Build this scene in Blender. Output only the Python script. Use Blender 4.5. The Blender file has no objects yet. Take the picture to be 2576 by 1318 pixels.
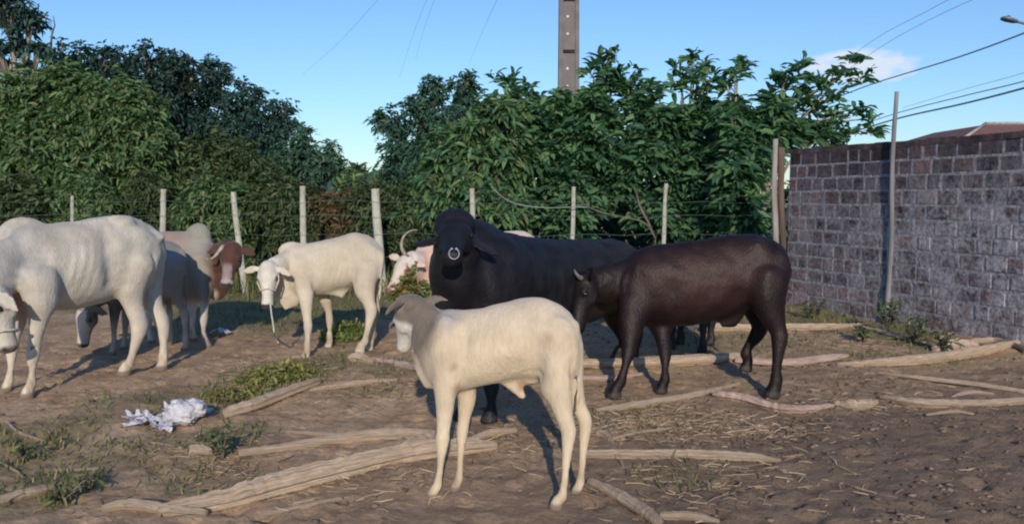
import bpy, math, random
import numpy as np
from mathutils import Vector, Matrix
random.seed(7); RNG = np.random.default_rng(11)
R = math.radians
scene = bpy.context.scene

# ---------------- camera, world, sun, exposure ----------------
CAMZ = 1.5; FPX = 2020.0; WPX, HPX = 2576.0, 1318.0
PITCH = math.atan((HPX/2-500)/FPX)
cam = bpy.data.cameras.new('camera'); camo = bpy.data.objects.new('camera', cam)
scene.collection.objects.link(camo); scene.camera = camo
cam.sensor_width = 36; cam.lens = 36*FPX/WPX; cam.clip_end = 3000; cam.clip_start = 0.05
camo.location = (0, 0, CAMZ); camo.rotation_euler = (R(90)-PITCH, 0, 0)

SUN_EL = R(21); SUN_AZ = R(176)          # azimuth clockwise from +Y: behind the camera
sd = Vector((math.sin(SUN_AZ)*math.cos(SUN_EL), math.cos(SUN_AZ)*math.cos(SUN_EL), math.sin(SUN_EL)))
sl = bpy.data.lights.new('sun', 'SUN'); sl.energy = 4.0; sl.angle = R(0.6); sl.color = (1, .87, .71)
so = bpy.data.objects.new('sun', sl); scene.collection.objects.link(so)
so.rotation_euler = sd.to_track_quat('Z', 'Y').to_euler()

world = bpy.data.worlds.new('World'); scene.world = world; world.use_nodes = True
wn, wl = world.node_tree.nodes, world.node_tree.links
wn.clear()
wo = wn.new('ShaderNodeOutputWorld'); bg = wn.new('ShaderNodeBackground')
sky = wn.new('ShaderNodeTexSky'); sky.sky_type = 'NISHITA'; sky.sun_disc = False
sky.sun_elevation = SUN_EL; sky.sun_rotation = SUN_AZ
sky.air_density = 1.25; sky.dust_density = 0.2; sky.ozone_density = 4.0; sky.altitude = 0
bg.inputs['Strength'].default_value = 0.124
tc = wn.new('ShaderNodeTexCoord')
def wmath(op, a, b=None):
    m = wn.new('ShaderNodeMath'); m.operation = op
    for i, v in enumerate((a, b)):
        if v is None: continue
        if isinstance(v, (int, float)): m.inputs[i].default_value = v
        else: wl.new(v, m.inputs[i])
    return m.outputs[0]

scene.view_settings.view_transform = 'Standard'; scene.view_settings.look = 'None'
scene.view_settings.exposure = 0.0; scene.view_settings.gamma = 1
scene.cycles.filter_width = 2.1
scene.cycles.max_bounces = 6; scene.cycles.transparent_max_bounces = 8
scene.render.film_transparent = False

# pixel (2576x1318 grid of the photograph) -> world helpers
cp, sp = math.cos(PITCH), math.sin(PITCH)
def ray(px, py):
    a, b = (px-WPX/2)/FPX, (HPX/2-py)/FPX
    return np.array([a, cp + b*sp, -sp + b*cp])
def P(px, py, Y):
    d = ray(px, py); return np.array([0, 0, CAMZ]) + d*(Y/d[1])
def G(px, py, z=0.0):
    d = ray(px, py); return np.array([0, 0, CAMZ]) + d*((z-CAMZ)/d[2])
def M(px, Y): return px*Y/FPX

# cloud in the sky shader (by world direction)
cd = ray(2165, 166); cd = cd/np.linalg.norm(cd)
cr = np.cross(cd, [0, 0, 1]); cr /= np.linalg.norm(cr); cu = np.cross(cr, cd)
def wdot(v):
    n = wn.new('ShaderNodeVectorMath'); n.operation = 'DOT_PRODUCT'; wl.new(tc.outputs['Generated'], n.inputs[0])
    n.inputs[1].default_value = tuple(v); return n.outputs['Value']
ex = wmath('DIVIDE', wdot(cr), 0.060); ey = wmath('DIVIDE', wdot(cu), 0.018)
rr = wmath('ADD', wmath('MULTIPLY', ex, ex), wmath('MULTIPLY', ey, ey))
wno = wn.new('ShaderNodeTexNoise'); wno.inputs['Scale'].default_value = 28; wno.inputs['Detail'].default_value = 6
mp = wn.new('ShaderNodeMapping'); mp.inputs['Scale'].default_value = (1, 1, 2.6)
wl.new(tc.outputs['Generated'], mp.inputs[0]); wl.new(mp.outputs[0], wno.inputs['Vector'])
shape = wmath('SUBTRACT', wmath('ADD', wmath('MULTIPLY', wno.outputs['Fac'], 2.8), -0.25), wmath('MULTIPLY', rr, 0.9))
front = wmath('GREATER_THAN', wdot(cd), 0.5)
cl = wn.new('ShaderNodeClamp'); wl.new(wmath('MULTIPLY', wmath('MULTIPLY', shape, 0.9), front), cl.inputs[0]); cl.inputs['Max'].default_value = 0.75
cmx = wn.new('ShaderNodeMix'); cmx.data_type = 'RGBA'
tn = wn.new('ShaderNodeMix'); tn.data_type = 'RGBA'; tn.blend_type = 'MULTIPLY'; tn.inputs['Factor'].default_value = 1; wl.new(sky.outputs[0], tn.inputs['A']); tn.inputs['B'].default_value = (.80, .97, 1.22, 1)
wl.new(cl.outputs[0], cmx.inputs['Factor']); wl.new(tn.outputs['Result'], cmx.inputs['A'])
cmx.inputs['B'].default_value = (6.6, 6.8, 7.4, 1)
wl.new(cmx.outputs['Result'], bg.inputs['Color']); wl.new(bg.outputs[0], wo.inputs['Surface'])

# ---------------- helpers ----------------
def link(o): scene.collection.objects.link(o); return o
def tag(o, label=None, cat=None, group=None, kind=None):
    if label: o['label'] = label
    if cat: o['category'] = cat
    if group: o['group'] = group
    if kind: o['kind'] = kind
    return o
def empty(name, loc, label, cat, group=None):
    o = link(bpy.data.objects.new(name, None)); o.location = tuple(float(v) for v in loc); o.empty_display_size = .2
    return tag(o, label, cat, group)
def mesh_np(name, V, F, mat=None, parent=None, smooth=True, col=None, uv=None):
    V = np.asarray(V, dtype=np.float64)
    if parent is not None: V = V - np.array(parent.location)
    me = bpy.data.meshes.new(name)
    if isinstance(F, np.ndarray):
        n, k = F.shape
        me.vertices.add(len(V)); me.vertices.foreach_set('co', V.astype(np.float32).ravel())
        me.loops.add(n*k); me.loops.foreach_set('vertex_index', F.astype(np.int32).ravel())
        me.polygons.add(n); me.polygons.foreach_set('loop_start', np.arange(0, n*k, k, dtype=np.int32))
        me.polygons.foreach_set('loop_total', np.full(n, k, dtype=np.int32)); me.update(calc_edges=True)
    else:
        me.from_pydata([tuple(v) for v in V], [], F); me.update()
    if smooth: me.polygons.foreach_set('use_smooth', np.ones(len(me.polygons), dtype=bool))
    if col is not None: set_col(me, col)
    if uv is not None:
        ul = me.uv_layers.new(name='UVMap'); li = np.zeros(len(me.loops), dtype=np.int32); me.loops.foreach_get('vertex_index', li)
        ul.data.foreach_set('uv', np.asarray(uv, dtype=np.float32)[li].ravel())
    if mat: me.materials.append(mat)
    o = link(bpy.data.objects.new(name, me))
    if parent is not None: o.parent = parent
    return o
def set_col(me, col):
    c = np.ones((len(me.vertices), 4), dtype=np.float32); c[:, :3] = col
    a = me.color_attributes.new('tint', 'FLOAT_COLOR', 'POINT'); a.data.foreach_set('color', c.ravel())
def norm(v): v = np.asarray(v, float); return v/(np.linalg.norm(v)+1e-12)

class Acc:
    """collects closed pieces into one mesh"""
    def __init__(s): s.V = []; s.F = []; s.UV = []; s.n = 0
    def add(s, V, F, UV=None):
        V = [np.asarray(v, float) for v in V]
        s.F += [tuple(i+s.n for i in f) for f in F]; s.V += V; s.n += len(V)
        s.UV += list(UV) if UV is not None else [(0, 0)]*len(V)
    def loft(s, rings, UV=None):
        n = len(rings[0]); V = [p for r in rings for p in r]; F = []; uv = []
        for i in range(len(rings)):
            for j in range(n): uv.append((UV[i] if UV else i, j/n*1.0))
        for i in range(len(rings)-1):
            for j in range(n):
                k = (j+1) % n; F.append((i*n+j, i*n+k, (i+1)*n+k, (i+1)*n+j))
        F.append(tuple(range(n-1, -1, -1))); m = (len(rings)-1)*n; F.append(tuple(range(m, m+n)))
        s.add(V, F, uv)
    def tube(s, pts, ra, rb=None, side=None, n=10, rough=0):
        pts = [np.asarray(p, float) for p in pts]; rings = []; L = [0]
        if rb is None: rb = ra
        if np.isscalar(ra): ra = [ra]*len(pts)
        if np.isscalar(rb): rb = [rb]*len(pts)
        for i, p in enumerate(pts):
            t = norm(pts[min(i+1, len(pts)-1)] - pts[max(i-1, 0)])
            if i: L.append(L[-1]+np.linalg.norm(p-pts[i-1]))
            sv = np.array(side if side is not None else ([1, 0, 0] if abs(t[0]) < .9 else [0, 1, 0]), float)
            sv = norm(sv - t*np.dot(sv, t)); uv_ = np.cross(sv, t)
            rings.append([p + (sv*math.cos(a)*rb[i] + uv_*math.sin(a)*ra[i])*(1+rough*(random.random()-.5)) for a in [2*math.pi*k/n for k in range(n)]])
        s.loft(rings, L)
    def ell(s, c, r, ax=None, nu=14, nv=10):
        c = np.asarray(c, float); r = (r, r, r) if np.isscalar(r) else r
        A = np.eye(3) if ax is None else np.array([norm(a) for a in ax])
        rings = []
        for i in range(1, nv):
            th = math.pi*i/nv
            rings.append([c + A[0]*r[0]*math.cos(th) + A[1]*r[1]*math.sin(th)*math.cos(ph) + A[2]*r[2]*math.sin(th)*math.sin(ph) for ph in [2*math.pi*k/nu for k in range(nu)]])
        s.loft(rings)
    def box(s, c, h, ax=None):
        c = np.asarray(c, float); A = np.eye(3) if ax is None else np.array(ax)
        V = [c + A[0]*h[0]*x + A[1]*h[1]*y + A[2]*h[2]*z for x in (-1, 1) for y in (-1, 1) for z in (-1, 1)]
        s.add(V, [(0, 1, 3, 2), (4, 6, 7, 5), (0, 4, 5, 1), (2, 3, 7, 6), (0, 2, 6, 4), (1, 5, 7, 3)])
    def build(s, name, mat, parent=None, smooth=True, col=None):
        return mesh_np(name, s.V, s.F, mat, parent, smooth, col, s.UV)

def smooth_path(pts, n):
    """catmull-rom through tuples of any length"""
    p = [np.asarray(q, float) for q in pts]; p = [2*p[0]-p[1]] + p + [2*p[-1]-p[-2]]; out = []
    for i in range(1, len(p)-2):
        for k in range(n):
            t = k/n; a, b, c, d = p[i-1], p[i], p[i+1], p[i+2]
            out.append(.5*((2*b)+(-a+c)*t+(2*a-5*b+4*c-d)*t*t+(-a+3*b-3*c+d)*t**3))
    out.append(p[-2]); return out

# numpy value noise
_T = RNG.random((256, 256))
def vnoise(x, y):
    xi, yi = np.floor(x).astype(int), np.floor(y).astype(int); fx, fy = x-xi, y-yi
    fx = fx*fx*(3-2*fx); fy = fy*fy*(3-2*fy)
    g = lambda a, b: _T[a % 256, b % 256]
    return (g(xi, yi)*(1-fx)+g(xi+1, yi)*fx)*(1-fy) + (g(xi, yi+1)*(1-fx)+g(xi+1, yi+1)*fx)*fy
def hgt(x, y):
    x, y = np.asarray(x, float), np.asarray(y, float)
    h = (vnoise(x*1.1+40, y*1.1+7)-.5)*.05 + (vnoise(x*3.1+9, y*3.1)-.5)*.03
    near = np.clip((12-np.abs(y))/4, 0, 1)
    c = vnoise(x*9+3, y*9+51); h = h + (c-.5)*.022*near
    c2 = vnoise(x*21+3, y*21+5); h = h + (c2-.5)*.014*near
    return h
def hz(x, y): return float(hgt(np.array([x]), np.array([y]))[0])

# ---------------- materials ----------------
def new_mat(name):
    m = bpy.data.materials.new(name); m.use_nodes = True
    nt = m.node_tree; b = nt.nodes['Principled BSDF']; return m, nt, b
def N(nt, typ, **kw):
    n = nt.nodes.new(typ)
    for k, v in kw.items():
        if k in n.inputs.keys(): n.inputs[k].default_value = v
        else: setattr(n, k, v)
    return n
def noise(nt, scale, detail=4, vec=None, mapscale=None, rough=.3):
    n = N(nt, 'ShaderNodeTexNoise'); n.inputs['Scale'].default_value = scale; n.inputs['Detail'].default_value = detail; n.inputs['Roughness'].default_value = rough
    t = nt.nodes.new('ShaderNodeTexCoord'); src = t.outputs[vec or 'Object']
    if mapscale:
        mp = nt.nodes.new('ShaderNodeMapping'); mp.inputs['Scale'].default_value = mapscale; nt.links.new(src, mp.inputs[0]); src = mp.outputs[0]
    nt.links.new(src, n.inputs['Vector']); return n.outputs['Fac']
def ramp(nt, fac, stops):
    r = nt.nodes.new('ShaderNodeValToRGB'); e = r.color_ramp.elements
    while len(e) < len(stops): e.new(.5)
    for el, (p, c) in zip(e, stops): el.position = p; el.color = (*c, 1) if len(c) == 3 else c
    nt.links.new(fac, r.inputs[0]); return r.outputs['Color']
def mix(nt, a, b, fac, mode='MIX'):
    m = nt.nodes.new('ShaderNodeMix'); m.data_type = 'RGBA'; m.blend_type = mode
    for k, v in (('A', a), ('B', b), ('Factor', fac)):
        if isinstance(v, (int, float)): m.inputs[k].default_value = v
        elif isinstance(v, tuple): m.inputs[k].default_value = (*v, 1)
        else: nt.links.new(v, m.inputs[k])
    return m.outputs['Result']
def bump(nt, b, fac, strength, dist):
    n = nt.nodes.new('ShaderNodeBump'); n.inputs['Strength'].default_value = strength; n.inputs['Distance'].default_value = dist
    nt.links.new(fac, n.inputs['Height']); nt.links.new(n.outputs[0], b.inputs['Normal'])
def attr(nt):
    a = nt.nodes.new('ShaderNodeAttribute'); a.attribute_name = 'tint'; return a.outputs['Color']

def coat_mat(name, rough=.75, spec=.25, var=(.92, 1.05), sheen=.15):
    m, nt, b = new_mat(name)
    c = mix(nt, attr(nt), ramp(nt, noise(nt, 9, 5), [(.3, (var[0],)*3), (.72, (var[1],)*3)]), 1.0, 'MULTIPLY')
    c = mix(nt, c, ramp(nt, noise(nt, 3.2, 6, None, None, .65), [(.34, (.88, .855, .82)), (.58, (1.02, 1.01, 1.0))]), .8, 'MULTIPLY')
    c = mix(nt, c, ramp(nt, noise(nt, 55, 4, None, (1, 1, .4)), [(.35, (.93, .925, .915)), (.62, (1.02, 1.02, 1.02))]), .8, 'MULTIPLY')
    nt.links.new(c, b.inputs['Base Color']); b.inputs['Roughness'].default_value = rough
    b.inputs['Specular IOR Level'].default_value = spec; b.inputs['Sheen Weight'].default_value = sheen
    bump(nt, b, noise(nt, 90, 3, None, (1, 1, .35)), .45, .010); return m
M_pale = coat_mat('pale_coat'); M_dark = coat_mat('dark_coat', .54, .24, (.7, 1.3), .0)
def simple(name, col, rough=.6, spec=.4, var=.2, scale=12, bmp=0, metal=0, mapscale=None):
    m, nt, b = new_mat(name); lo = tuple(c*(1-var) for c in col); hi = tuple(min(1, c*(1+var)) for c in col)
    f = noise(nt, scale, 5, None, mapscale); nt.links.new(ramp(nt, f, [(.3, lo), (.7, hi)]), b.inputs['Base Color'])
    b.inputs['Roughness'].default_value = rough; b.inputs['Specular IOR Level'].default_value = spec; b.inputs['Metallic'].default_value = metal
    if bmp: bump(nt, b, f, .6, bmp)
    return m
M_eye = simple('eye_dark', (.012, .009, .008), .12, .6, .1); M_horn = simple('horn', (.34, .30, .24), .45, .4, .25, 20)
M_horng = simple('horn_grey', (.13, .12, .12), .5, .3, .25, 20); M_ring = simple('ring_metal', (.32, .33, .37), .4, .5, .05, metal=.2); M_rope = simple('rope', (.5, .48, .42), .9, .2, .2, 60)
M_ropeg = simple('rope_green', (.48, .50, .44), .9, .2, .2, 60)
def wood_mat(name, a, b_, c):
    m, nt, b = new_mat(name)
    f = noise(nt, 5, 7, 'UV', (1.2, 9, 1), .65); g = noise(nt, 2.2, 4)
    col = ramp(nt, f, [(.28, a), (.5, b_), (.72, c)])
    col = mix(nt, col, (.26, .17, .115), ramp(nt, g, [(.55, (0, 0, 0)), (.78, (.6, .6, .6))]))
    nt.links.new(col, b.inputs['Base Color']); b.inputs['Roughness'].default_value = .85; b.inputs['Specular IOR Level'].default_value = .2
    cr = noise(nt, 3, 6, 'UV', (1.5, 26, 1), .7)
    col2 = mix(nt, col, (.10, .07, .05), ramp(nt, cr, [(.30, (.9, .9, .9)), (.38, (0, 0, 0))])); nt.links.new(col2, b.inputs['Base Color'])
    bump(nt, b, cr, 1.0, .03); return m
M_log = wood_mat('log_wood', (.36, .25, .17), (.78, .60, .44), (.92, .80, .64))
M_board = wood_mat('board_wood', (.48, .32, .25), (.86, .63, .53), (.93, .77, .68))
M_post = wood_mat('post_wood', (.40, .39, .32), (.62, .62, .53), (.75, .74, .65))
M_bark = simple('bark', (.13, .11, .095), .9, .1, .45, 14, .02, mapscale=(1, 1, .2))
M_barkp = simple('pale_bark', (.25, .22, .19), .9, .1, .35, 14, .02, mapscale=(1, 1, .2))
def leaf_mat(name, rough=.62, transl=.38):
    m, nt, b = new_mat(name); c = attr(nt); nt.links.new(c, b.inputs['Base Color'])
    b.inputs['Roughness'].default_value = rough; b.inputs['Specular IOR Level'].default_value = .3
    tr = nt.nodes.new('ShaderNodeBsdfTranslucent'); mc = mix(nt, c, (1.0, 1.25, .5), 1.0, 'MULTIPLY'); nt.links.new(mc, tr.inputs['Color'])
    ms = nt.nodes.new('ShaderNodeMixShader'); ms.inputs[0].default_value = transl
    nt.links.new(b.outputs[0], ms.inputs[1]); nt.links.new(tr.outputs[0], ms.inputs[2])
    nt.links.new(ms.outputs[0], nt.nodes['Material Output'].inputs['Surface']); return m
M_leaf = leaf_mat('foliage'); M_grass = leaf_mat('grass_blades', .7, .2)
def tint_mat(name, rough=.85, spec=.2, bmp=None):
    m, nt, b = new_mat(name); nt.links.new(attr(nt), b.inputs['Base Color']); b.inputs['Roughness'].default_value = rough
    b.inputs['Specular IOR Level'].default_value = spec
    if bmp: bump(nt, b, noise(nt, bmp[0], 5), .7, bmp[1])
    return m
M_tint = tint_mat('dry_litter')

# ---------------- ground ----------------
def axis(lo, hi, fine, far, ratio=1.18):
    a = list(np.arange(lo, hi+fine, fine)); s = fine; v = a[-1]
    while v < far: s *= ratio; v += s; a.append(v)
    s = fine; v = a[0]; b = []
    while v > -far: s *= ratio; v -= s; b.append(v)
    return np.array(b[::-1]+a)
xs = axis(-5, 6, .032, 900); ys = axis(2.6, 11, .032, 900)
X, Yg = np.meshgrid(xs, ys)
Z = hgt(X, Yg)
for _ in range(900):      # hoof prints trodden into the soil
    hy = 2.8+random.random()**1.4*8; hx = (random.random()*2-1)*hy*.65; i0, i1 = np.searchsorted(ys, (hy-.16, hy+.16)); j0, j1 = np.searchsorted(xs, (hx-.16, hx+.16)); rr_ = random.uniform(.035, .06)
    dd = np.hypot(X[i0:i1, j0:j1]-hx, (Yg[i0:i1, j0:j1]-hy)*random.uniform(.7, 1))/rr_; Z[i0:i1, j0:j1] += -random.uniform(.008, .022)*np.exp(-dd**3)+.008*np.exp(-((dd-1.5)/.4)**2)
V = np.stack([X, Yg, Z], -1).reshape(-1, 3)
ny, nx = X.shape; idx = np.arange(nx*ny).reshape(ny, nx)
F = np.stack([idx[:-1, :-1], idx[:-1, 1:], idx[1:, 1:], idx[1:, :-1]], -1).reshape(-1, 4)
# patches of grass (px, py, rx, ry, density)
GR = [(700, 945, 150, 45, 1.0), (620, 985, 150, 35, .6), (880, 835, 60, 30, .9), (860, 900, 90, 30, .5), (60, 1120, 150, 80, .55), (90, 1240, 150, 70, .5),
      (360, 1140, 260, 50, .3), (560, 1110, 120, 50, .5), (470, 1010, 140, 40, .55), (520, 1190, 130, 50, .4), (1000, 930, 100, 25, .6), (940, 985, 100, 20, .3), (700, 780, 300, 60, .9),
      (1000, 760, 900, 40, .8), (1640, 780, 300, 50, .8), (2290, 845, 110, 35, 1.0), (2050, 800, 180, 40, .8), (1850, 860, 300, 25, .4), (2200, 900, 300, 25, .35), (1700, 1200, 140, 40, .25),
      (300, 1010, 140, 30, .3), (1600, 1055, 170, 40, .3)]
grd = []
for px, py, rx, ry, d in GR:
    c = G(px, py); e = G(px+rx, py); t = G(px, py-ry); q = G(px, py+ry); grd.append((c[0], (t[1]+q[1])/2, abs(e[0]-c[0]), abs(t[1]-q[1])/2, d))
def gmask(x, y):
    g = np.zeros_like(x)
    for cx, cy, rx, ry, d in grd:
        g = np.maximum(g, d*np.clip(1.35-((x-cx)/rx)**2-((y-cy)/ry)**2, 0, 1))
    g = np.maximum(g, np.clip((y-11.0)/2, 0, 1)*.9)
    return g
gm = gmask(V[:, 0], V[:, 1]); nn = vnoise(V[:, 0]*2.3, V[:, 1]*2.3); gm = np.clip(gm*1.2*(nn+.35), 0, 1)
# darker ground to the right foreground
earth = np.clip(.2+(V[:, 0]-.2)*.45-(V[:, 1]-5.2)*.35, 0, 1)*np.clip((7.5-V[:, 1])/2, 0, 1)
m, nt, b = new_mat('dirt')
at = nt.nodes.new('ShaderNodeAttribute'); at.attribute_name = 'tint'
sepc = nt.nodes.new('ShaderNodeSeparateColor'); nt.links.new(at.outputs['Color'], sepc.inputs[0])
base = ramp(nt, noise(nt, 1.7, 9, None, None, .7), [(.25, (.22, .15, .095)), (.5, (.47, .33, .215)), (.75, (.62, .455, .305))])
fine = ramp(nt, noise(nt, 24, 6, None, None, .7), [(.3, (.55, .52, .5)), (.6, (1.1, 1.08, 1.05))])
base = mix(nt, base, fine, .8, 'MULTIPLY')
base = mix(nt, base, mix(nt, (.105, .074, .054), (.29, .21, .15), noise(nt, 7, 7, None, None, .7)), sepc.outputs['Green'])
base = mix(nt, base, mix(nt, (.11, .115, .05), (.29, .245, .13), noise(nt, 15, 5)), sepc.outputs['Red'])
nt.links.new(base, b.inputs['Base Color']); b.inputs['Roughness'].default_value = .95; b.inputs['Specular IOR Level'].default_value = .15
bump(nt, b, noise(nt, 30, 8, None, None, .7), .9, .03)
M_dirt = m
cols = np.zeros((len(V), 3)); cols[:, 0] = np.clip(gm*1.1, 0, .9); cols[:, 1] = earth*.8
tag(mesh_np('ground', V, F, M_dirt, None, True, cols), kind='structure')

# ---------------- animals ----------------
class Animal:
    def __init__(s, name, label, cat, head, rootp, mat, voxel=.011, group='cattle in the pen', sm=6):
        s.root = empty(name, (rootp[0], rootp[1], 0), label, cat, group); s.a = Acc(); s.h = norm([head[0], head[1], 0]); s.sd = np.array([-s.h[1], s.h[0], 0])
        s.mat = mat; s.vox = voxel; s.hd = None; s.kids = []; s.sm = sm; s.patches = []; s.legp = []; s.tc = []; s.blur = 34; s.grooves = []; s.ribs = None; s.allround = False; s.nzamp = 1.0
    def torso(s, st, Yf, e=2.3):
        """stations: px, top, bottom, half width; Yf(px) distance"""
        st = smooth_path(st, 4); rings = []; n = 28
        for px, t, b_, hw in st:
            Y = Yf(px); c = P(px, (t+b_)/2, Y); hh = M((b_-t)/2, Y); ring = []
            for k in range(n):
                a = 2*math.pi*k/n; ca, sa = math.cos(a), math.sin(a)
                x = math.copysign(abs(ca)**(2/e), ca)*hw; z = math.copysign(abs(sa)**(2/e), sa)*hh
                if sa > 0: x *= 1-.28*sa**2           # narrower along the spine
                else: x *= 1-.12*sa**2
                ring.append(c + s.sd*x + np.array([0, 0, z]))
            rings.append(ring); s.tc.append((*c, max(hh, hw)))
        s.a.loft(rings)
    def leg(s, pts, topY, lat=.8, ground=True, hoofY=None):
        """pts: px, py, width px; last is the hoof sole"""
        pts = [list(q) for q in pts]; ws_ = [q[2] for q in pts]
        for k in range(2, len(pts)-1):
            if ws_[k] <= ws_[k-1] and ws_[k] <= ws_[k+1]: pts[k][2] *= .88
            elif ws_[k+1] < ws_[k]*.86 and ws_[k-1] < ws_[k]*1.35: pts[k][2] *= 1.10
        if s.mat == M_pale:
            for k in range(2, len(pts)): pts[k][2] *= .86
        else:
            for k in range(3, len(pts)): pts[k][2] *= .88
        fx, fy, fw = pts[-1]; g = G(fx, fy) if ground else P(fx, fy, hoofY)
        Y0, Y1 = topY, g[1]; y0, y1 = pts[0][1], pts[-1][1]; out = []
        for px, py, w in pts[:-1]:
            t = (py-y0)/(y1-y0); Y = Y0+(Y1-Y0)*min(1, t*1.4); out.append((*P(px, py, Y), M(w/2, Y)))
        o0, o1 = np.array(out[0]), np.array(out[1]); a_ = o0*1.0; a_[:3] = o0[:3]-(o1[:3]-o0[:3])*.35; a_[3] = o0[3]*.35; o0[3] *= .85; out = [tuple(a_), tuple(o0)]+out[1:]
        out = smooth_path(out, 4)
        r = M(fw/2, Y1); k = r/.05
        ls = out[-1]; up = np.array(g) + np.array([0, 0, .0])
        body = [np.array(o[:3]) for o in out]; rad = [o[3] for o in out]
        fet = body[-1]; ft_r = rad[-1]
        d = fet-up; 
        if ground: up = np.array([up[0], up[1], hz(up[0], up[1])-.006])
        body += [up+np.array([0, 0, .075*k])*1.0 - s.h*.008*k, up+np.array([0, 0, .045*k])+s.h*.004*k, up+s.h*.012*k]; rad += [r*.74, r*.88, r*1.0]
        lt = [lat]*(len(rad)-3)+[.85, .9, .92]
        s.a.tube(body, rad, [a*b_ for a, b_ in zip(rad, lt)], side=s.sd, n=14)
        for sg in (-1, 1): s.a.ell(up+s.h*r*.28+s.sd*sg*r*.44+np.array([0, 0, r*.42]), (r*.85, r*.44, r*.5), (s.h, s.sd, (0, 0, 1)))
        s.legp.append((up, r))
    def neck(s, pts, n=20):
        """pts: px, py, Y, half height m, half width m"""
        out = smooth_path([(*P(px, py, Y), a, b_) for px, py, Y, a, b_ in pts], 5)
        s.a.tube([o[:3] for o in out], [o[3] for o in out], [o[4] for o in out], side=s.sd2 if hasattr(s, 'sd2') else s.sd, n=n)
    def head(s, poll, d, L, up=(0, 0, 1), wid=1.0, ears=((1, None), (-1, None)), earL=.42, earW=.12, horns=None, eye=True, earoff=0):
        s.wid = wid; d = norm(d); u = np.array(up, float); u = norm(u-d*np.dot(u, d)); r = np.cross(d, u)   # r = head's right side
        poll = np.asarray(poll, float); s.hd = (poll, d, u, r, L)
        st = [(-.10, .10, .12, -.07), (-.02, .18, .19, -.06), (.1, .205, .23, -.07), (.24, .225, .245, -.08), (.36, .215, .235, -.08), (.5, .165, .20, -.075), (.66, .13, .17, -.07), (.8, .125, .15, -.07), (.9, .14, .145, -.07), (.97, .12, .12, -.07), (1.01, .07, .07, -.07)]
        st = smooth_path(st, 3); rings = []; n = 24
        for t, w, h, o in st:
            c = poll + d*t*L + u*o*L
            rings.append([c + r*L*w*wid*math.copysign(abs(math.cos(a))**.9, math.cos(a))*(1 if math.sin(a) > 0 else 1-.35*math.sin(a)**2*(1 if t < .8 else .3)) + u*L*h*math.sin(a) for a in [2*math.pi*k/n for k in range(n)]])
        s.a.loft(rings)
        for sg in (-1, 1):
            s.a.ell(poll+d*L*.30+r*sg*L*.185*wid+u*L*.03, (L*.085, L*.05, L*.06), (d, r, u))      # brow
            s.a.ell(poll+d*L*.93+r*sg*L*.075*wid+u*L*.0, (L*.05, L*.045, L*.05), (d, r, u))         # nostril wing
            s.a.ell(poll+d*L*.33+r*sg*L*.15*wid-u*L*.16, (L*.17, L*.06, L*.12), (d, r, u))          # cheek
        for sg, ev in ears:
            ev = norm(ev) if ev is not None else norm(r*sg*1.0 - u*.25 - d*.1)
            b0 = poll+d*L*.06+r*sg*L*.17*wid-u*L*(.02+earoff)+d*L*earoff*.6; fl = norm(np.cross(ev, d)); 
            wv = norm(np.cross(fl, ev)); EL = L*earL; EW = L*earW; pts = []; ra = []; rb = []
            for t, w in ((0, .35), (.15, .6), (.35, .95), (.55, 1), (.75, .8), (.9, .45), (1, .15)):
                pts.append(b0+ev*EL*t-np.array([0, 0, 1])*EL*.12*t*t); rb.append(EW*w); ra.append(max(.011, EW*.22*w))
            s.a.tube(pts, ra, rb, side=wv, n=12)
        if eye:
            for sg in (-1, 1):
                e = Acc(); e.ell(poll+d*L*.335+r*sg*L*.212*wid+u*L*.015, (L*.05, L*.03, L*.04), (d, r, u), 12, 8); s.kids.append(('eye', e, M_eye))
        if horns:
            for pts in horns:
                e = Acc(); q = smooth_path(pts, 4); n_ = len(q); e.tube(q, [L*.05*(1-.85*i/(n_-1)) for i in range(n_)], n=10); s.kids.append(('horn', e, M_horn))
    def patch(s, px, py, Y, r, col): s.patches.append((P(px, py, Y), r, np.array(col)))
    def finish(s, colf):
        V = np.array(s.a.V); me = bpy.data.meshes.new('tmp'); me.from_pydata([tuple(v) for v in V - np.array(s.root.location)], [], s.a.F); me.update()
        o = link(bpy.data.objects.new('tmp', me))
        md = o.modifiers.new('r', 'REMESH'); md.mode = 'VOXEL'; md.voxel_size = s.vox; md.use_smooth_shade = True
        ms = o.modifiers.new('s', 'SMOOTH'); ms.factor = .5; ms.iterations = s.sm
        dg = bpy.context.evaluated_depsgraph_get(); m2 = bpy.data.meshes.new_from_object(o.evaluated_get(dg)); bpy.data.objects.remove(o)
        m2.name = 'body'; b = link(bpy.data.objects.new('body', m2)); b.parent = s.root; s.body = b
        n = len(m2.vertices); co = np.zeros(n*3, dtype=np.float32); m2.vertices.foreach_get('co', co); co = co.reshape(-1, 3)+np.array(s.root.location)
        if s.tc:
            ne = len(m2.edges); ed = np.zeros(ne*2, dtype=np.int32); m2.edges.foreach_get('vertices', ed); ed = ed.reshape(-1, 2)
            tcs = np.array(s.tc); mn = np.full(n, 9.)
            for q in tcs: mn = np.minimum(mn, np.linalg.norm(co-q[:3], axis=1)/q[3])
            w = np.clip((1.42-mn)/.2, 0, 1)
            if s.hd: w = w*np.clip((np.linalg.norm(co-(s.hd[0]+s.hd[1]*s.hd[4]*.4), axis=1)/s.hd[4]-.75)/.2, 0, 1)
            deg = np.bincount(ed.ravel(), minlength=n)[:, None]; co = co.astype(np.float64)
            for _ in range(s.blur):
                av = np.stack([np.bincount(ed[:, 0], co[ed[:, 1], k], n)+np.bincount(ed[:, 1], co[ed[:, 0], k], n) for k in range(3)], -1)/np.maximum(deg, 1)
                co = co+(av-co)*(w*.6)[:, None]
            m2.vertices.foreach_set('co', (co-np.array(s.root.location)).astype(np.float32).ravel()); m2.update()
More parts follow.
